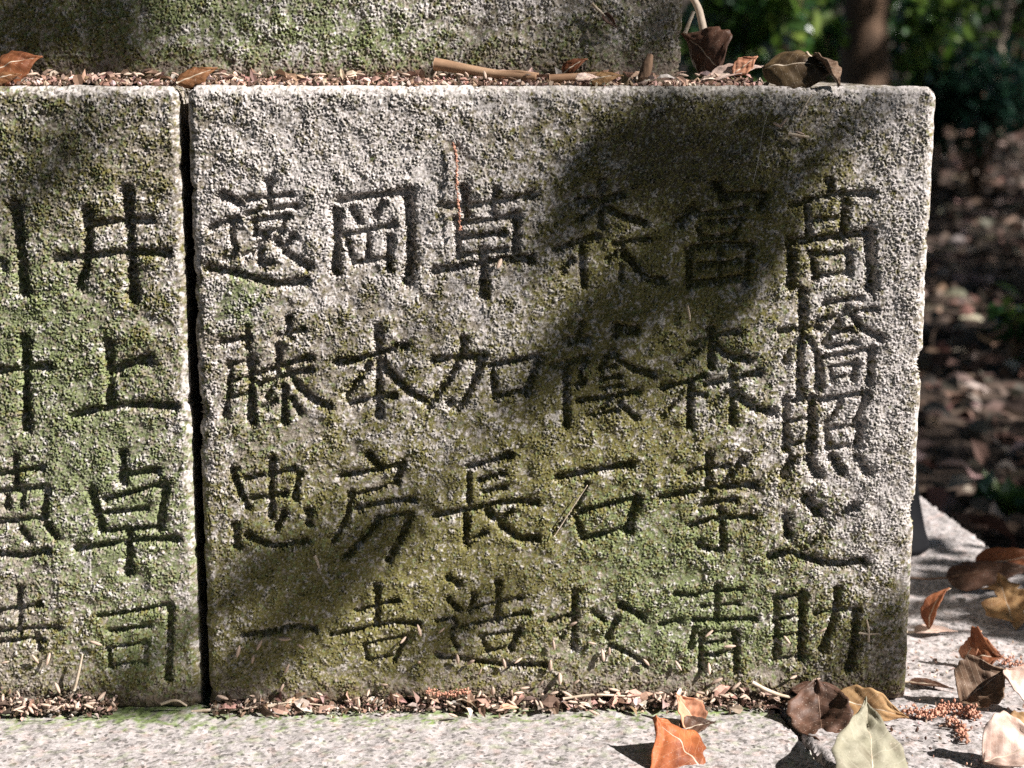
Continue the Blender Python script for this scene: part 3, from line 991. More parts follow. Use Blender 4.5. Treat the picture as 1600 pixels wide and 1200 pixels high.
tree('forest_tree', 'leaning tree to the right of the stones, outside the picture', (7.2, 0.2), 6.2, 0.15, (-.3, .1), (5.6, 0.6, 4.4), (2.2, 2.2, 1.0), 5500, 12, group=G_T)
# neighbours outside the frame whose crowns close the canopy
tree('forest_tree', 'tall tree beside the stones on the right, outside the picture', (5.6, -4.4), 6.5, 0.16, (-.6, .2), (4.4, -3.0, 5.0), (2.6, 2.4, 1.5), 20000, 6, group=G_T, lsize=(.11, .2))
tree('forest_tree', 'tall tree on the left of the stones, outside the picture', (-3.4, 1.6), 6.5, 0.16, (.6, .2), (-2.2, 1.6, 4.6), (2.4, 2.6, 1.5), 20000, 7, group=G_T, lsize=(.11, .2))
tree('forest_tree', 'tall tree behind the viewer, outside the picture', (-1.0, -4.4), 6.5, 0.16, (.3, .8), (-0.6, -3.2, 4.6), (2.8, 2.4, 1.5), 24000, 8, group=G_T, lsize=(.11, .2))
tree('forest_tree', 'tall tree behind the upper stone, hidden from view', (0.6, 3.6), 6.0, 0.12, (.1, .2), (0.8, 2.6, 4.4), (2.6, 2.4, 1.2), 14000, 9, group=G_T, lsize=(.11, .2))
tree('forest_tree', 'tall tree right of the fallen leaves, outside the picture', (4.6, 2.4), 6.2, 0.15, (-.3, .1), (4.0, 2.2, 4.6), (2.4, 2.6, 1.4), 9000, 10, group=G_T)

tree('forest_tree', 'tall tree behind the viewer to the right, outside the picture', (2.8, -6.0), 6.5, 0.16, (.1, .6), (2.4, -4.6, 4.4), (2.4, 2.4, 1.8), 18000, 13, group=G_T, lsize=(.11, .2))
tree('forest_tree', 'tall tree behind the viewer to the left, outside the picture', (-4.6, -3.0), 6.5, 0.16, (.4, .2), (-4.0, -2.2, 4.0), (2.2, 2.6, 2.0), 18000, 14, group=G_T, lsize=(.11, .2))
def shrub(label, c, r, nl, seed, lsize=(0.06, 0.11), cols=GREENS):
    rng = np.random.default_rng(seed)
    root = bpy.data.objects.new('shrub', None); COL.objects.link(root)
    tag(root, label, 'shrub', 'shrubs in the wood behind')
    c = np.array(c); g0 = np.array([c[0], c[1], float(gz(c[0], c[1]))]) - [0, 0, .03]
    Vs, Fs, off = [], [], 0; tips = []
    for i in range(9):
        tip = c + rand_unit(rng, 1)[0] * np.array(r) * rng.uniform(.4, .95); tips.append(tip)
        v, f = tube(limb_pts(g0 + rng.standard_normal(3) * [.04, .04, 0], tip, .05, rng), np.linspace(.012, .003, 6), 5)
        Vs.append(v); Fs += [tuple(q + off for q in ff) for ff in f]; off += len(v)
    link('stem', poly_mesh('stem', np.concatenate(Vs), Fs), M_BARK, root)
    cl = np.array(tips + [c + rand_unit(rng, 1)[0] * np.array(r) * rng.random() ** .5 for _ in range(18)])
    C_ = cl[rng.integers(0, len(cl), nl)] + rng.standard_normal((nl, 3)) * np.array(r) * .22
    C_[:, 2] = np.maximum(C_[:, 2], gz(C_[:, 0], C_[:, 1]) + .03)
    ok = sun_clear(C_); C_ = C_[ok]; n_ = len(C_); L_ = rng.uniform(*lsize, n_)
    leaf_cloud('foliage', C_, L_, L_ * rng.uniform(.4, .55, n_), np.array([0, -.2, 1.]) + .6 * rng.standard_normal((n_, 3)), rand_unit(rng, n_), palette(rng, n_, cols), M_FOLIAGE, root, .2, .05)

def at(px, py, y): return tuple(P(px, py, y=y))
BRIGHT = GREENS + [(0.10, 0.17, 0.03), (0.13, 0.20, 0.04), (0.12, 0.19, 0.04)]
shrub('leafy green shrub between the upper stone and the dead leaf', at(1150, 30, 4.4), (.20, .3, .26), 620, 31, cols=BRIGHT)
shrub('green shrub with bright leaves directly right of the thick trunk', at(1455, 50, 5.9), (.15, .3, .30), 420, 32, cols=BRIGHT)
shrub('small bright leafy shrub in front of the darker trunk', at(1288, 70, 4.9), (.07, .12, .09), 70, 33, cols=BRIGHT)
shrub('dim low shrub below the slanting stem at the right', at(1525, 160, 5.8), (.30, .3, .20), 800, 34, (0.06, 0.1), [(0.025, 0.07, 0.04), (0.03, 0.08, 0.05)])
shrub('dark shrub filling the wood beyond the slanting stem', at(1590, 20, 8.5), (.8, .5, .6), 1500, 35)
shrub('dark shrub deep in the wood behind the dead leaf', at(1200, 40, 9.0), (1.0, .5, .7), 1800, 36)
shrub('dark shrub deep in the wood behind the thick trunk', at(1400, 20, 9.6), (1.0, .5, .7), 1800, 37)
shrub('little green plant rising from the leaf litter beside the slab edge', at(1592, 880, 1.35), (.06, .08, .05), 40, 38, (0.05, 0.09), BRIGHT)
shrub('green sprig reaching in at the right edge above the litter', at(1606, 505, 2.6), (.07, .1, .08), 40, 39, (0.06, 0.10), BRIGHT)

# far wood closing the view on every side
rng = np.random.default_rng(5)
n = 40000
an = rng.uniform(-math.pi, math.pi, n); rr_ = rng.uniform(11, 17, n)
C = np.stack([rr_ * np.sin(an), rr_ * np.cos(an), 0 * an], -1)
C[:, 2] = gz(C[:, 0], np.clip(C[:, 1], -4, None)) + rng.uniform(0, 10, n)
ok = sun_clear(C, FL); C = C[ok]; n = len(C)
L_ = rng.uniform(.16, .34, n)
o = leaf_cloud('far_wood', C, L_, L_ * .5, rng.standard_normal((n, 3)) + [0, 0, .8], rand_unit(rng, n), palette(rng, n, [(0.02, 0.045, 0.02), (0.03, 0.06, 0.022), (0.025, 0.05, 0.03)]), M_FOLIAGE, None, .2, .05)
tag(o, 'dark undergrowth of the wood far behind', 'wood', kind='stuff')

# ------------------------------------------------------------------ overhanging branch that dapples the stones
rng = np.random.default_rng(21)
SHADE = [  # px, py, rx, ry, leaves  (where its leaves shade the block face)
 (1110, 230, 150, 80, 18), (1020, 380, 130, 140, 22), (920, 330, 70, 120, 7), (1150, 390, 75, 110, 14), (950, 560, 90, 90, 8), (1330, 190, 110, 50, 5), (1080, 550, 60, 50, 3),
 (450, 900, 120, 90, 4), (600, 870, 120, 80, 4), (430, 1030, 110, 60, 5), (720, 960, 110, 70, 3), (1370, 1030, 60, 70, 8), (230, 1070, 90, 45, 6),
 (70, 200, 90, 60, 3), (30, 330, 50, 60, 2), (830, 620, 60, 60, 2)]
SHADE_UP = [(110, 50, 150, 50, 14), (30, 90, 100, 40, 6), (1050, 40, 25, 60, 3)]
SHADE_SLAB = [(1520, 915, 100, 55, 26), (1590, 960, 50, 40, 8), (1470, 960, 50, 30, 7), (1500, 850, 40, 20, 5)]
root = bpy.data.objects.new('overhanging_branch', None); COL.objects.link(root)
tag(root, 'leafy branch overhanging the stones from the right, outside the picture', 'branch')
LC, cents = [], []
for (px, py, rx, ry, k, fy) in [q + (0.0,) for q in SHADE] + [q + (UY,) for q in SHADE_UP]:
    t0 = rng.uniform(2.4, 4.2)
    cents.append(P(px, py, y=fy) + SUN * t0)
    for _ in range(k):
        a = rng.uniform(0, 2 * math.pi); q = math.sqrt(rng.random())
        LC.append(P(px + rx * q * math.cos(a), py + ry * q * math.sin(a), y=fy) + SUN * (t0 + rng.normal(0, .15)))
for (px, py, rx, ry, k) in SHADE_SLAB:
    t0 = rng.uniform(1.3, 2.0) if px > 1000 else 4.6
    cents.append(P(px, py, z=0.0) + SUN * t0)
    for _ in range(k):
        a = rng.uniform(0, 2 * math.pi); q = math.sqrt(rng.random())
        LC.append(P(px + rx * q * math.cos(a), py + ry * q * math.sin(a), z=0.0) + SUN * (t0 + rng.normal(0, .12)))
LC = np.array(LC); n = len(LC); L_ = rng.uniform(.034, .066, n)
leaf_cloud('foliage', LC, L_, L_ * rng.uniform(.42, .55, n), SUN + .55 * rng.standard_normal((n, 3)), rand_unit(rng, n), palette(rng, n, GREENS), M_FOLIAGE, root, .15, .04)
spine = [np.array([4.5, 2.4, 3.8]), np.array([3.1, .7, 3.2])] + [P(px, -850, y=0.0) + SUN * 2.0 for px in (1500, 1000, 500, 0)]
V, F = tube(spine, np.linspace(.03, .008, len(spine)), 8)
link('limb', poly_mesh('limb', V, F), M_BARK, root)
Vs, Fs, off = [], [], 0
sp = np.array(spine[2:])
for c in cents:
    j = np.argmin(np.linalg.norm(sp - c, axis=1))
    v, f = tube(limb_pts(sp[j], c, .04, rng), np.linspace(.004, .0012, 6), 5)
    Vs.append(v); Fs += [tuple(q + off for q in ff) for ff in f]; off += len(v)
link('twig', poly_mesh('twig', np.concatenate(Vs), Fs), M_BARK, root)

# ------------------------------------------------------------------ single fallen leaves
def make_leaf(name, base, tip, normal, width, mat, label, bend=0.0, cup=0.0, wave=0.0, twist=0.0, seed=0, shape=0.55, rag=0.06, stem=0.25, fold=0.0, group='fallen leaves on the stones', torn=0.0, rib=None, cat='leaf'):
    """broad leaf lying from base to tip; bend = arch out of the plane along its length (rad), cup = edge lift, fold = V along the midrib"""
    rng = np.random.default_rng(seed)
    base, tip = np.array(base, float), np.array(tip, float)
    ax = tip - base; L = np.linalg.norm(ax); ax /= L
    nn = np.array(normal, float); nn -= ax * nn.dot(ax); nn /= np.linalg.norm(nn); sd = np.cross(nn, ax)
    nu, nv = 30, 17
    u = np.linspace(0, 1, nu); v = np.linspace(-1, 1, nv)
    # arch: chord fixed to base-tip
    ang = bend * (0.5 - u) ; px_ = np.concatenate([[0], np.cumsum(np.cos((ang[1:] + ang[:-1]) / 2))]); pz = np.concatenate([[0], np.cumsum(np.sin((ang[1:] + ang[:-1]) / 2))])
    s_ = L / px_[-1]; px_, pz = px_ * s_, pz * s_
    prof = np.sin(np.pi * np.clip(u, 0, 1) ** shape) ** 0.85 * (1 - 0.25 * u)
    prof = prof * (1 - 0.5 * sst(u, 0.62, 1.0)); prof = prof / prof.max()
    prof[-1] = 0.0; prof[0] = 0.03
    ph = rng.uniform(0, 6.28, 4)
    Vv = np.zeros((nu, nv, 3))
    for i in range(nu):
        e = 1 + rag * (np.sin(17 * u[i] + ph[0]) + .6 * np.sin(41 * u[i] + ph[1]))
        er_ = 1 + rag * (np.sin(15 * u[i] + ph[2]) + .6 * np.sin(37 * u[i] + ph[3]))
        hw = width * .5 * prof[i] * np.where(v < 0, e, er_)
        if torn: hw = hw * np.where((v > 0) & (abs(u[i] - .55) < torn * .5), .45, 1)
        lat = v * hw; hgt = cup * np.abs(v) ** 2 * hw + fold * np.abs(lat)
        hgt = hgt + wave * width * np.sin(9 * u[i] + 2.2 * v + ph[0]) * np.abs(v) * .35 + wave * width * .2 * np.sin(5 * u[i] + ph[1] - v)
        hgt = hgt + width * .022 * (np.sin(13 * u[i] + 4 * v + ph[2]) + .7 * np.sin(23 * u[i] - 7 * v + ph[3]) + .5 * np.sin(11 * v + 31 * u[i] + ph[1]))
        hgt = hgt - 0.035 * width * np.exp(-(v / .10) ** 2)
        tw = twist * (u[i] - .5); c_, s__ = math.cos(tw), math.sin(tw)
        la, he = lat * c_ - hgt * s__, lat * s__ + hgt * c_
        Vv[i] = base + px_[i] * ax + la[:, None] * sd + (pz[i] + he)[:, None] * nn
    V = Vv.reshape(-1, 3); F = grid_faces(nu, nv)
    # thickness: second sheet
    me0 = mesh_np('tmp', V, F); nor = np.zeros(len(V) * 3, np.float32); me0.vertices.foreach_get('normal', nor); nor = nor.reshape(-1, 3)
    bpy.data.meshes.remove(me0)
    th = 0.00035
    idx = np.arange(nu * nv).reshape(nu, nv); ring = np.concatenate([idx[0, :-1], idx[:-1, -1], idx[-1, :0:-1], idx[:0:-1, 0]])
    V2 = np.concatenate([V + nor * th, V - nor * th]); nV = len(V)
    F2 = np.concatenate([F, F[:, ::-1] + nV, np.stack([ring, ring + nV, np.roll(ring, -1) + nV, np.roll(ring, -1)], -1)])
    me = mesh_np(name, V2, F2)
    UV = np.stack(np.meshgrid(u, v, indexing='ij'), -1).reshape(-1, 2); vec2_attr(me, np.concatenate([UV, UV]))
    o = link(name, me, mat); tag(o, label, cat, group)
    mid = Vv[:, nv // 2]
    pts = list(mid) ; rr = list(np.linspace(.0009, .0004, len(pts)))
    if stem:
        d0 = mid[0] - mid[1]; d0 /= np.linalg.norm(d0)
        pts = [mid[0] + d0 * L * stem + nn * L * stem * .25, mid[0] + d0 * L * stem * .5 + nn * L * stem * .05] + pts; rr = [.0011, .0010] + rr
    v_, f_ = tube(pts, rr, 6)
    link('midrib', poly_mesh('midrib', v_, f_), rib or M_STEM, o)
    return o

LM = dict(
 pale=leaf_mat('pale_grey_leaf', (0.27, 0.25, 0.185), (0.20, 0.185, 0.13), (0.34, 0.31, 0.24), .12, .55, .35),
 orange=leaf_mat('orange_leaf', (0.46, 0.15, 0.055), (0.30, 0.085, 0.035), (0.55, 0.26, 0.13), .3, .4, .4),
 pink=leaf_mat('pinkish_leaf', (0.60, 0.32, 0.20), (0.48, 0.20, 0.11), (0.66, 0.42, 0.3), .3, .5, .4),
 dark=leaf_mat('dark_brown_leaf', (0.11, 0.055, 0.035), (0.055, 0.032, 0.022), (0.16, 0.09, 0.06), .08, .4, .6),
 brown=leaf_mat('brown_leaf', (0.30, 0.14, 0.06), (0.17, 0.075, 0.035), (0.38, 0.2, 0.1), .25, .45, .5),
 tan=leaf_mat('tan_leaf', (0.46, 0.29, 0.14), (0.33, 0.18, 0.08), (0.5, 0.36, 0.2), .3, .5, .4),
 rust=leaf_mat('rust_leaf', (0.28, 0.105, 0.045), (0.18, 0.06, 0.028), (0.42, 0.2, 0.1), .3, .4, .4),
 grey=leaf_mat('grey_brown_leaf', (0.20, 0.13, 0.085), (0.12, 0.075, 0.05), (0.42, 0.33, 0.24), .1, .5, .5),
 white=leaf_mat('bleached_leaf', (0.55, 0.42, 0.36), (0.40, 0.26, 0.2), (0.6, 0.5, 0.42), .15, .4, .3),
 umber=leaf_mat('umber_leaf', (0.10, 0.065, 0.03), (0.06, 0.038, 0.02), (0.17, 0.12, 0.07), .12, .4, .5))

def S(px, py, up=0.0):
    """point above the slab: pixel read on the slab surface then raised"""
    p = P(px, py, z=0.0); p[2] += up; return p
CV = -_f   # towards the viewer

# big pale leaf propped at the bottom
make_leaf('leaf', P(1362, 1310, z=.004), P(1352, 1091, y=-0.078), (0.05, -1, .5), 0.056, LM['pale'], 'large pale grey-green leaf propped upright at the bottom right', bend=.35, cup=.12, wave=.05, seed=1, shape=.62, stem=.1)
make_leaf('leaf', P(1275, 1064, y=-0.018), P(1288, 1170, y=-0.065), (-.25, -1, .55), 0.044, LM['dark'], 'dark brown curled leaf leaning on the foot of the carved block', bend=-.5, cup=.25, wave=.14, seed=2, shape=1.0, rag=.06, stem=0, rib=M_RIBD)
make_leaf('leaf', P(1300, 1092, y=-0.022), P(1420, 1122, y=-0.045), (0, -.75, .6), 0.026, LM['tan'], 'tan oval leaf tucked behind the large pale leaf', bend=.4, cup=.2, wave=.05, seed=3, shape=.8, stem=.1)
make_leaf('leaf', P(1236, 1078, y=-0.006), P(1340, 1090, y=-0.012), (0, -.5, .85), 0.016, LM['dark'], 'narrow dark leaf pressed under the dark curled leaf', bend=.3, cup=.2, seed=33, shape=.8, stem=0, rib=M_RIBD)
make_leaf('leaf', P(1112, 1215, y=-0.105), P(1022, 1120, y=-0.085), (.45, -.55, .7), 0.054, LM['orange'], 'bright orange folded leaf at the bottom of the front slab', bend=.35, fold=-.5, wave=.04, seed=4, shape=.9, stem=0)
make_leaf('leaf', P(1092, 1140, y=-0.035), P(1055, 1083, y=-0.03), (.3, -.8, .5), 0.022, LM['pink'], 'small pinkish leaf standing behind the bright orange leaf', bend=.5, cup=.4, wave=.06, seed=5, shape=.8, stem=0)
make_leaf('leaf', P(1062, 1142, y=-0.045), P(1118, 1128, y=-0.04), (-.2, -.5, .8), 0.016, LM['dark'], 'tiny dark leaf scrap under the small pinkish leaf', bend=.4, cup=.3, seed=6, stem=.3)
make_leaf('leaf', S(1452, 990, .004), S(1480, 985, .036), (-.7, -.4, .2), 0.016, LM['rust'], 'rust coloured leaf curled like a hook on the right slab', bend=1.6, cup=.5, seed=7, shape=.8, stem=.0)
make_leaf('leaf', S(1428, 990, .002), S(1496, 992, .003), (0, -.3, 1), 0.012, LM['white'], 'thin bleached leaf scrap under the hook-curled rust leaf', bend=.3, cup=.3, seed=8, stem=.2)
make_leaf('leaf', S(1478, 922, .012), S(1625, 926, .024), (0, -.55, .8), 0.030, LM['dark'], 'long dark leaf lying in shade across the right slab', bend=.25, cup=-.3, wave=.05, seed=9, stem=.42, rib=M_RIBD)
make_leaf('leaf', S(1522, 905, .012), S(1640, 905, .022), (0, -.6, .7), 0.026, LM['rust'], 'orange-brown leaf lying on the long dark leaf', bend=.4, cup=.2, seed=10, stem=.0)
make_leaf('leaf', S(1585, 985, .004), S(1556, 940, .022), (-.2, -.9, .5), 0.038, LM['tan'], 'tan leaf with ragged lobes at the right picture edge', bend=.3, cup=.2, wave=.25, seed=11, rag=.22, torn=.2, stem=0, shape=.9)
make_leaf('leaf', S(1506, 1040, .006), S(1566, 1050, .012), (-.15, -.75, .6), 0.034, LM['rust'], 'crumpled orange-brown leaf above the pointed grey leaf', bend=.9, cup=.7, wave=.22, seed=12, rag=.12, shape=.8, stem=.0)
make_leaf('leaf', S(1508, 1040, .004), S(1530, 1040, .028), (-.6, -.7, .2), 0.014, LM['pink'], 'upturned pinkish flake on the crumpled orange-brown leaf', bend=.8, cup=.3, seed=13, stem=.0)
make_leaf('leaf', S(1500, 1104, .003), P(1572, 1046, y=S(1560, 1100)[1]), (-.6, -.7, .35), 0.040, LM['grey'], 'pointed grey-brown leaf curled up into a cone at the right', bend=.3, cup=.8, wave=.08, seed=14, shape=1.0, stem=.0)
make_leaf('leaf', P(1572, 1046, y=S(1560, 1100)[1]), S(1610, 1118, .003), (.5, -.8, .3), 0.026, LM['white'], 'bleached leaf folded against the pointed grey-brown leaf', bend=.4, cup=.5, seed=15, stem=.0)
make_leaf('leaf', S(1536, 1200, .004), S(1640, 1190, .012), (-.2, -.5, .85), 0.042, LM['white'], 'bleached pink leaf with upturned edge in the bottom right corner', bend=.6, cup=.75, wave=.08, seed=16, shape=.8, stem=0)
make_leaf('leaf', S(1582, 1150, .004), S(1630, 1142, .008), (0, -.5, .85), 0.022, LM['tan'], 'small tan leaf cut by the right edge above the bleached leaf', bend=.3, cup=.3, seed=17, stem=0)
make_leaf('leaf', S(1420, 1068, .001), S(1490, 1080, .002), (0, -.2, 1), 0.010, LM['dark'], 'thin dark leaf sliver flat on the right slab', bend=.2, cup=.3, seed=18, stem=.2)

# on the ledge above
TOPZ = BH + 0.003
def T(px, y, up=0.0):
    p = P(px, 120, y=y); p[2] = TOPZ + up; return p
make_leaf('leaf', P(1192, 108, y=.020), P(1312, 116, y=.012), (.02, -.75, .65), 0.034, LM['umber'], 'big curled dark brown dead leaf on the block top right of the upper stone', bend=1.35, cup=-.45, wave=.06, seed=20, shape=.8, stem=.0)
make_leaf('leaf', P(1270, 88, y=.018), P(1312, 134, y=-.002), (.75, -.6, .35), 0.020, LM['grey'], 'grey dry leaf tip drooping over the edge at the big dead leaf', bend=.5, cup=.5, seed=21, shape=.8, stem=.2)
make_leaf('leaf', P(1146, 116, y=.030), P(1184, 88, y=.030), (-.3, -.8, .4), 0.013, LM['pink'], 'small salmon leaf standing left of the big dead leaf', bend=.3, cup=.2, seed=22, shape=.8, stem=0)
make_leaf('leaf', P(1110, 122, y=.035), P(1196, 104, y=.03), (.1, -.6, .8), 0.014, LM['white'], 'bleached leaf scrap lying left of the big dead leaf', bend=.3, cup=.3, seed=23, stem=0)
make_leaf('leaf', P(1122, 110, y=.055), P(1066, 52, y=.078), (-.5, -.7, -.2), 0.040, LM['dark'], 'dark dry leaf hanging at the right side of the upper stone', bend=-.5, cup=-.5, seed=24, shape=.9, stem=.0)
make_leaf('leaf', P(-20, 118, y=.030), P(66, 88, y=.030), (-.1, -.8, .5), 0.026, LM['rust'], 'reddish brown curled leaf on the ledge at the far left', bend=.9, cup=-.5, wave=.08, seed=25, shape=.75, stem=0)
make_leaf('leaf', P(-15, 126, y=.012), P(34, 116, y=.012), (0, -.8, .5), 0.010, LM['brown'], 'small brown leaf bit under the reddish leaf at far left', bend=.6, cup=-.4, seed=26, stem=0)
make_leaf('leaf', P(276, 130, y=.010), P(340, 106, y=.014), (.1, -.9, .3), 0.012, LM['brown'], 'short brown leaf on the ledge above the gap between blocks', bend=.5, cup=-.4, wave=.1, seed=27, shape=.8, rag=.1, stem=0)
make_leaf('leaf', P(880, 116, y=.036), P(918, 92, y=.036), (-.3, -.8, .3), 0.010, LM['rust'], 'rusty upturned leaf scrap behind the twig on the ledge', bend=1.2, cup=.3, seed=28, stem=0)
make_leaf('leaf', P(924, 126, y=.020), P(974, 118, y=.018), (0, -.8, .5), 0.010, LM['tan'], 'small rounded tan leaf right of the twig end', bend=.8, cup=-.3, seed=29, stem=0)
make_leaf('leaf', P(942, 22, y=UY - .006), P(964, 44, y=UY - .004), (-.2, -1, .3), 0.006, LM['dark'], 'dark leaf crumb stuck high on the upper stone', bend=1.0, cup=.6, seed=30, stem=.8)
make_leaf('leaf', P(900, 124, y=.008), P(936, 121, y=.010), (0, -.6, .8), 0.008, LM['white'], 'pale papery flake at the twig end on the ledge', bend=.4, cup=.3, seed=34, stem=0)

# ------------------------------------------------------------------ twigs, catkins, stems
def twig(name, label, pts, rads, mat, cat='twig', n=8, group=None):
    q = [np.array(p, float) for p in pts]
    for _ in range(2):
        r_ = [q[0]]; rd = [rads[0]]
        for i in range(len(q) - 1):
            r_ += [q[i] * .75 + q[i + 1] * .25, q[i] * .25 + q[i + 1] * .75]; rd += [rads[i] * .75 + rads[i + 1] * .25, rads[i] * .25 + rads[i + 1] * .75]
        q, rads = r_ + [q[-1]], rd + [rads[-1]]
    V, F = tube(q, rads, n)
    o = link(name, poly_mesh(name, V, F), mat)
    tag(o, label, cat, group); return o
tw = twig('twig', 'smooth brown twig lying on the ledge against the upper stone', [P(679, 100, y=.042), P(700, 103, y=.040), P(750, 112, y=.036), P(800, 119, y=.032), P(838, 121, y=.030)], [.0044, .0040, .0032, .0028, .0022], M_TWIG)
v_, f_ = tube([P(770, 113, y=.033), P(810, 112, y=.034), P(842, 116, y=.033)], [.0014, .0012, .0009], 6)
link('side_shoot', poly_mesh('side_shoot', v_, f_), M_TWIG, tw)
twig('twig', 'thick stub of brown twig right of the ledge twig', [P(858, 123, y=.026), P(890, 122, y=.026), P(935, 116, y=.028)], [.0030, .0032, .0018], M_TWIG)
twig('twig', 'dark upright bark bit near the right end of the ledge litter', [P(1004, 124, y=.03), P(1010, 108, y=.032), P(1016, 86, y=.036)], [.0035, .0042, .0022], M_BARK)
twig('twig', 'pale thin stalk leaning on the upper stone right corner', [P(1070, 52, y=.066), P(1077, 35, y=.068), P(1084, 18, y=.07)], [.0016, .0014, .0012], M_STEM)
twig('twig', 'curved pale root-like stem rising behind the upper stone corner', [P(1120, 106, y=.085), P(1106, 80, y=.09), P(1098, 40, y=.10), P(1090, 5, y=.11), P(1060, -30, y=.12)], [.0032, .0030, .0028, .0026, .0024], M_BARK2)

def catkin(name, label, pts, rad, size, nb, seed, mat=M_CATKIN):
    rng = np.random.default_rng(seed); pts = np.array(pts, float)
    L_ = np.linalg.norm(np.diff(pts, axis=0), axis=1); cum = np.concatenate([[0], np.cumsum(L_)])
    Vs, Fs, off = [], [], 0
    ico = []
    for i in range(5):
        th = math.pi * i / 4
        for k in range(6): ico.append((math.sin(th) * math.cos(k * math.pi / 3), math.sin(th) * math.sin(k * math.pi / 3), math.cos(th)))
    ico = np.array(ico); fi = [(i * 6 + k, i * 6 + (k + 1) % 6, (i + 1) * 6 + (k + 1) % 6, (i + 1) * 6 + k) for i in range(4) for k in range(6)]
    for b_ in range(nb):
        s = rng.random() * cum[-1]; p = np.array([np.interp(s, cum, pts[:, j]) for j in range(3)])
        p = p + rng.standard_normal(3) * rad * .5
        v = ico * size * rng.uniform(.5, 1.2) * rng.uniform(.6, 1.3, 3) + rng.standard_normal((30, 3)) * size * .12 + p
        Vs.append(v); Fs += [tuple(q + off for q in f) for f in fi]; off += 30
    V, F = tube(pts, [size * .35] * len(pts), 5)
    Vs.append(V); Fs += [tuple(q + off for q in f) for f in F]
    o = link(name, poly_mesh(name, np.concatenate(Vs), Fs), mat)
    tag(o, label, 'catkin'); return o
catkin('catkin', 'thin rusty catkin hanging on the face above the third column', [P(708, 222, y=-.004), P(714, 250, y=-.0045), P(713, 290, y=-.005), P(717, 325, y=-.005), P(719, 360, y=-.005)], .0009, .0008, 110, 3)
catkin('catkin', 'crumbling pinkish catkin lying on the right slab', [S(1412, 1118, .003), S(1450, 1122, .003), S(1490, 1112, .004), S(1530, 1125, .003)], .0045, .0012, 300, 4)
catkin('catkin', 'short broken catkin end below the crumbling pinkish one', [S(1478, 1128, .003), S(1500, 1140, .003), S(1506, 1160, .003)], .0035, .0012, 120, 5)
catkin('catkin', 'rusty catkin crumbs beside the crumpled leaf at the right', [S(1560, 1035, .003), S(1590, 1045, .003), S(1605, 1075, .003)], .006, .0011, 160, 6)
catkin('catkin', 'reddish catkin crumbs in the base gap below the third column', [P(668, 1078, y=-.006), P(690, 1086, y=-.008), P(735, 1080, y=-.008)], .0025, .0010, 90, 7)

ST = 'loose dry stems caught on the carved stones'
for i, (lab, pts, r_) in enumerate([
 ('pale straw leaning on the left block near its foot', [(116, 1078), (122, 1055), (129, 1022)], .0012),
 ('pale straw cross upright piece at the lower right corner', [(1357, 1003), (1358, 985), (1354, 968)], .0009),
 ('pale straw cross level piece at the lower right corner', [(1342, 989), (1358, 991), (1374, 990)], .0008),
 ('greenish stalk hanging at the top edge below the dead leaf', [(1250, 181), (1257, 165), (1268, 148)], .0010),
 ('small pale stick stuck on the face near the top right', [(1232, 209), (1248, 212), (1264, 214)], .0012),
 ('orange needle stuck below the first column', [(492, 868), (497, 880), (499, 887)], .0011),
 ('pale thorn-like sliver under the fifth column top name', [(1074, 478), (1077, 490), (1078, 501)], .0010),
 ('fine straw diagonal by the fourth column stone character', [(866, 838), (890, 800), (918, 758)], .0005),
 ('curved straw on the base ledge below the left gap', [(350, 1108), (420, 1104), (480, 1098), (525, 1106)], .0009),
 ('twisted straw along the base right of centre', [(1175, 1066), (1200, 1080), (1235, 1091), (1262, 1090)], .0016),
 ('bent straw lying at the foot of the gap', [(252, 1100), (275, 1092), (292, 1103)], .0011),
 ('long brown straw in the base gap under the first name', [(300, 1112), (330, 1109), (380, 1108), (455, 1097)], .0012),
 ('thin straw by the base under the last columns', [(880, 1092), (930, 1084), (1000, 1090)], .0011),
 ]):
    yy = -.003 if pts[0][1] < 1050 else -.007
    if i == 0: yy = -.006
    twig('dry_stem', lab, [P(a, b, y=yy - .001 * (k % 2)) for k, (a, b) in enumerate(pts)], [r_, r_ * .9, r_ * .6] if len(pts) == 3 else [r_, r_, r_ * .8, r_ * .5], M_STEM, 'stem', 6, ST)
twig('spider_thread', 'fine silk thread drawn from the top edge down the face', [P(1204, 165, y=-.003), P(1192, 200, y=-.003), P(1186, 245, y=-.003), P(1177, 285, y=-.003)], [.00018] * 4, M_THREAD, 'thread', 4)
twig('spider_thread', 'fine silk loop above the hanging rusty catkin', [P(660, 250, y=-.003), P(690, 215, y=-.004), P(706, 208, y=-.004), P(712, 224, y=-.004)], [.00022] * 4, M_THREAD, 'thread', 4)

# ------------------------------------------------------------------ black flared foot behind the block
prof = [(0.0, 0.0), (.034, 0.0), (.035, .002), (.0345, .005), (.030, .018), (.024, .045), (.0195, .075), (.017, .11), (.018, .118), (.018, .124), (.014, .126), (.0, .126)]
V, F = [], []
for (r_, z_) in prof:
    for k in range(28):
        a = 2 * math.pi * k / 28; V.append((r_ * math.cos(a), r_ * math.sin(a), z_))
for i in range(len(prof) - 1):
    for k in range(28): F.append((i * 28 + k, i * 28 + (k + 1) % 28, (i + 1) * 28 + (k + 1) % 28, (i + 1) * 28 + k))
p = S(1451, 856); o = link('flower_holder', poly_mesh('flower_holder', V, F), M_BLACK)
o.location = (p[0] - .034, p[1] + .005, .0012); o.scale = (1, 1, 1)
tag(o, 'black flared holder foot peeping out behind the carved block', 'holder')

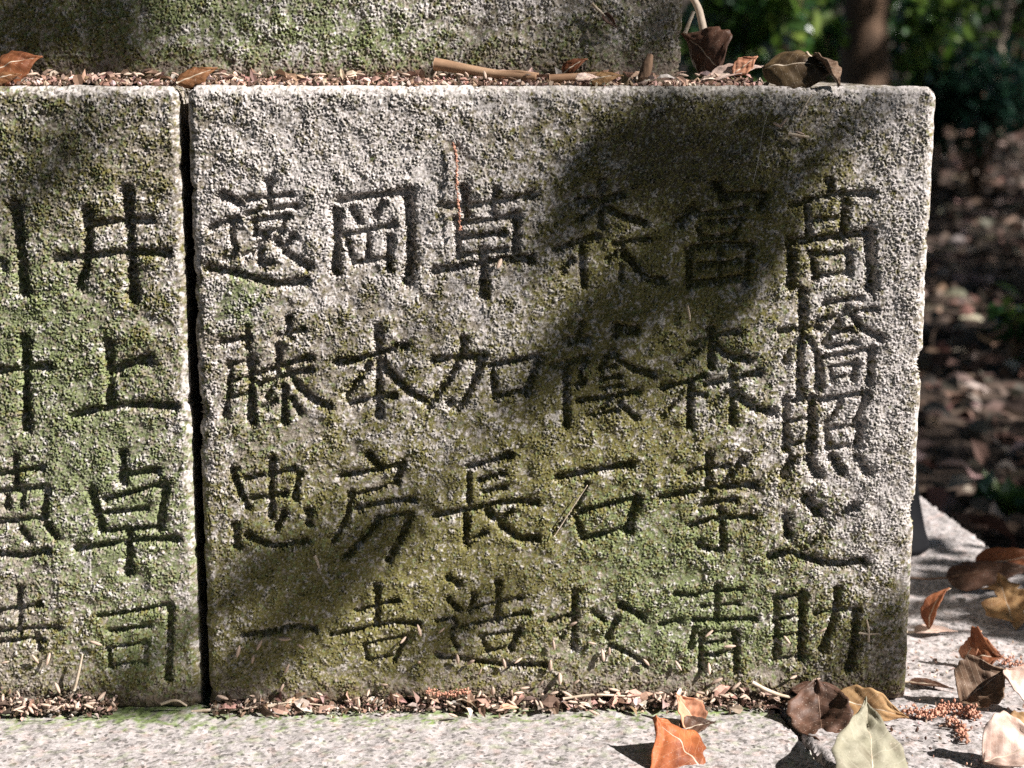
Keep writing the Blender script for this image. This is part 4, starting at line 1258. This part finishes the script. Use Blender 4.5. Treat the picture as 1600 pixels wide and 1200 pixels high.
# ------------------------------------------------------------------ seeds and crumbs
sp_ = [(0, -.5), (.16, -.44), (.34, -.25), (.40, 0), (.33, .25), (.17, .43), (0, .5)]
V, F = [], []
for (r_, z_) in sp_:
    for k in range(7):
        a = 2 * math.pi * k / 7; V.append((r_ * math.cos(a), r_ * math.sin(a) * .8, z_ + .05 * r_ * math.cos(a)))
for i in range(len(sp_) - 1):
    for k in range(7): F.append((i * 7 + k, i * 7 + (k + 1) % 7, (i + 1) * 7 + (k + 1) % 7, (i + 1) * 7 + k))
seed_me = poly_mesh('seed', V, F); seed_me.materials.append(M_SEED)
rng = np.random.default_rng(9); random.seed(4)
COLX = [(300, 'leftmost'), (500, 'second'), (680, 'third'), (850, 'fourth'), (1030, 'fifth'), (1215, 'rightmost')]
def where(px):
    if px < 305: return 'of the left block'
    w_ = [b_ for a_, b_ in COLX if px >= a_][-1]
    return 'below the %s name column of the large block' % w_
def put_seed(p, ln, wd, d, label, group):
    o = bpy.data.objects.new('seed', seed_me); COL.objects.link(o)
    o.location = tuple(p); o.scale = (wd, wd, ln); o.rotation_mode = 'QUATERNION'
    o.rotation_quaternion = Vector(d).to_track_quat('Z', 'Y')
    tag(o, label, 'seed', group)
spots = [(405, 1008), (470, 1010), (445, 998), (395, 1030), (372, 1018), (448, 1045), (655, 985), (690, 985), (655, 1035), (715, 1030), (735, 1035), (750, 1050), (788, 1037), (810, 1032), (860, 1040), (865, 1008), (895, 975), (925, 1005), (942, 1024), (952, 1018),
         (845, 1068), (820, 1075), (875, 1060), (900, 1066), (770, 1080), (1062, 1082), (1150, 1072), (1190, 1075), (1240, 1058), (1275, 1062), (1120, 1064), (960, 1078), (985, 1082), (630, 1000), (600, 1070), (556, 1092), (500, 1085), (440, 1075), (150, 1005), (75, 1030), (8, 1035), (90, 1075), (55, 1030), (1285, 985), (1230, 1000), (1140, 1010), (1108, 1045), (1060, 1040), (1010, 1035), (1215, 195), (1225, 190), (1250, 208), (780, 412), (1108, 990)]
for a, b in spots:
    d = rand_unit(rng, 1)[0] * [1, .35, 1]
    ln = rng.uniform(.006, .0098)
    put_seed(P(a, b, y=-.0032), ln, ln * rng.uniform(.36, .5), d, 'pale seed stuck on the carved face ' + (where(a) if b > 900 else 'near the top right corner' if a > 1000 else 'under the third name'), 'seeds clinging to the carved faces')
for i in range(150):
    a = rng.choice([rng.uniform(340, 1260), rng.normal(800, 160), rng.uniform(0, 180), rng.normal(1120, 80)])
    a = min(max(a, 5), 1285)
    yy = -abs(rng.normal(0, .006)) - .004
    p = P(a, 1100, y=yy); p[2] = rng.uniform(.001, .014) * (1 - min(1, -yy / .02)) + .003
    d = rand_unit(rng, 1)[0] * [1, .8, .45]; ln = rng.uniform(.005, .009)
    put_seed(p, ln, ln * rng.uniform(.36, .5), d, 'pale seed in the foot litter ' + where(a), 'seeds in the litter at the block foot')
for i in range(40):
    a = rng.uniform(0, 1190); p = T(a, rng.uniform(.008, .05), .004)
    ln = rng.uniform(.005, .008)
    put_seed(p, ln, ln * .42, rand_unit(rng, 1)[0] * [1, .8, .4], 'pale seed in the ledge litter ' + ('left of the gap between blocks' if a < 290 else 'between the gap and the long twig' if a < 680 else 'around the long twig' if a < 850 else 'right of the long twig'), 'seeds in the ledge litter')

def crumbs(name, C, size, cols, seed, label):
    rng = np.random.default_rng(seed); n = len(C)
    b = np.array([(-.5, -.3, 0), (.5, -.2, .1), (.45, .35, 0), (-.4, .3, .15), (0, 0, .45), (.05, .02, -.3)])
    F0 = np.array([(0, 1, 4), (1, 2, 4), (2, 3, 4), (3, 0, 4), (1, 0, 5), (2, 1, 5), (3, 2, 5), (0, 3, 5)])
    s = size(rng, n)
    V = b[None] * s[:, None, None] * rng.uniform(.35, 1.4, (n, 1, 3)) * (1 + .35 * rng.standard_normal((n, 6, 1)) * .5)
    a = rand_unit(rng, n); c = rand_unit(rng, n); c -= a * (a * c).sum(1, keepdims=True); c /= np.linalg.norm(c, axis=1, keepdims=True); e = np.cross(a, c)
    W_ = V[..., :1] * a[:, None] + V[..., 1:2] * c[:, None] + V[..., 2:] * e[:, None] + C[:, None]
    F = (F0[None] + np.arange(n)[:, None, None] * 6).reshape(-1, 3)
    me = mesh_np(name, W_.reshape(-1, 3), F, False); color_attr(me, np.repeat(palette(rng, n, cols, .25), 6, 0))
    o = link(name, me, M_LITTER); tag(o, label, 'litter', kind='stuff')
CR_COLS = [(0.30, 0.19, 0.145), (0.42, 0.29, 0.23), (0.20, 0.12, 0.085), (0.50, 0.40, 0.34), (0.13, 0.08, 0.055), (0.36, 0.22, 0.17)]
n = 3000
x = rng.uniform(-.15, P(1200, 120, y=.03)[0], n); y = .013 + (UY - .009) * rng.random(n)
x2 = P(1067, 120, y=.05)[0]
thin = sst(x, x2 - .01, P(1330, 120, y=.03)[0])
pile = (.0008 + .0060 * sst(y, .012, UY - .008) * (1 - thin)) * (.35 + .65 * (.5 + .5 * np.sin(x * 47 + 2 * np.sin(x * 21))))
C = np.stack([x, y, BH + .0005 + pile * rng.random(n)], -1)
ok = (rng.random(n) > thin * .75) & (rng.random(n) < .45 + .55 * (.5 + .5 * np.sin(x * 33 + 1.3 * np.sin(x * 71))))
crumbs('ledge_litter', C[ok], lambda r, k: r.uniform(.002, .0055, k), CR_COLS, 1, 'pinkish brown crumbs of leaf litter along the ledge')
n = 3000
a = rng.choice(2, n, p=[.75, .25]); px = np.where(a == 0, rng.uniform(330, 1290, n), rng.uniform(-40, 200, n))
f0 = P(330, 1105, y=0)[0]; f1 = P(1290, 1095, y=0)[0]; g0_ = P(-40, 1120, y=0)[0]; g1_ = P(185, 1118, y=0)[0]
x = np.where(a == 0, f0 + (f1 - f0) * rng.random(n), g0_ + (g1_ - g0_) * rng.random(n))
y = -np.abs(rng.normal(0, .006, n)) - .001
hz = np.where(a == 0, .007, .020) * (.5 + .5 * np.sin(x * 60 + 1.0) ** 2)
C = np.stack([x, y, hz * rng.random(n) ** 1.6 * np.clip(1 + y / .018, .05, 1) + .001], -1)
crumbs('foot_litter', C, lambda r, k: r.uniform(.0012, .0045, k), CR_COLS[:5] + [(0.10, 0.07, 0.05)] * 3, 2, 'dark brown crumbs of litter in the crevice at the block foot')
n = 500
x = rng.uniform(.44, .66, n); y = rng.uniform(-.12, .12, n)
C = np.stack([x, y, np.full(n, .0012)], -1)
crumbs('slab_litter', C, lambda r, k: r.uniform(.0010, .0035, k), CR_COLS, 3, 'scattered pinkish crumbs on the right slab')

# thin leaf flakes mixed into the litter
def flakes(name, C, lo, hi, seed, label):
    r = np.random.default_rng(seed); n = len(C); L_ = r.uniform(lo, hi, n)
    o = leaf_cloud(name, C, L_, L_ * r.uniform(.25, .55, n), np.array([0, -.3, 1.]) + .8 * r.standard_normal((n, 3)), rand_unit(r, n) * [1, .8, .35], palette(r, n, CR_COLS, .3), M_LITTER, None, .4, .12)
    tag(o, label, 'litter', kind='stuff')
n = 170
x = rng.uniform(-.13, P(1180, 120, y=.03)[0], n); y = .016 + (UY - .018) * rng.random(n) ** .6
flakes('ledge_flakes', np.stack([x, y, BH + .003 + .006 * rng.random(n) * sst(y, .01, UY)], -1), .006, .016, 1, 'pale papery leaf flakes lying in the ledge litter')
n = 190
x = np.where(rng.random(n) < .8, f0 + (f1 - f0) * rng.random(n), g0_ + (g1_ - g0_) * rng.random(n)); y = -.003 - np.abs(rng.normal(0, .006, n))
flakes('foot_flakes', np.stack([x, y, .002 + .010 * rng.random(n) * np.clip(1 + y / .02, 0, 1)], -1), .006, .018, 2, 'dry leaf flakes and straw bits at the block foot')
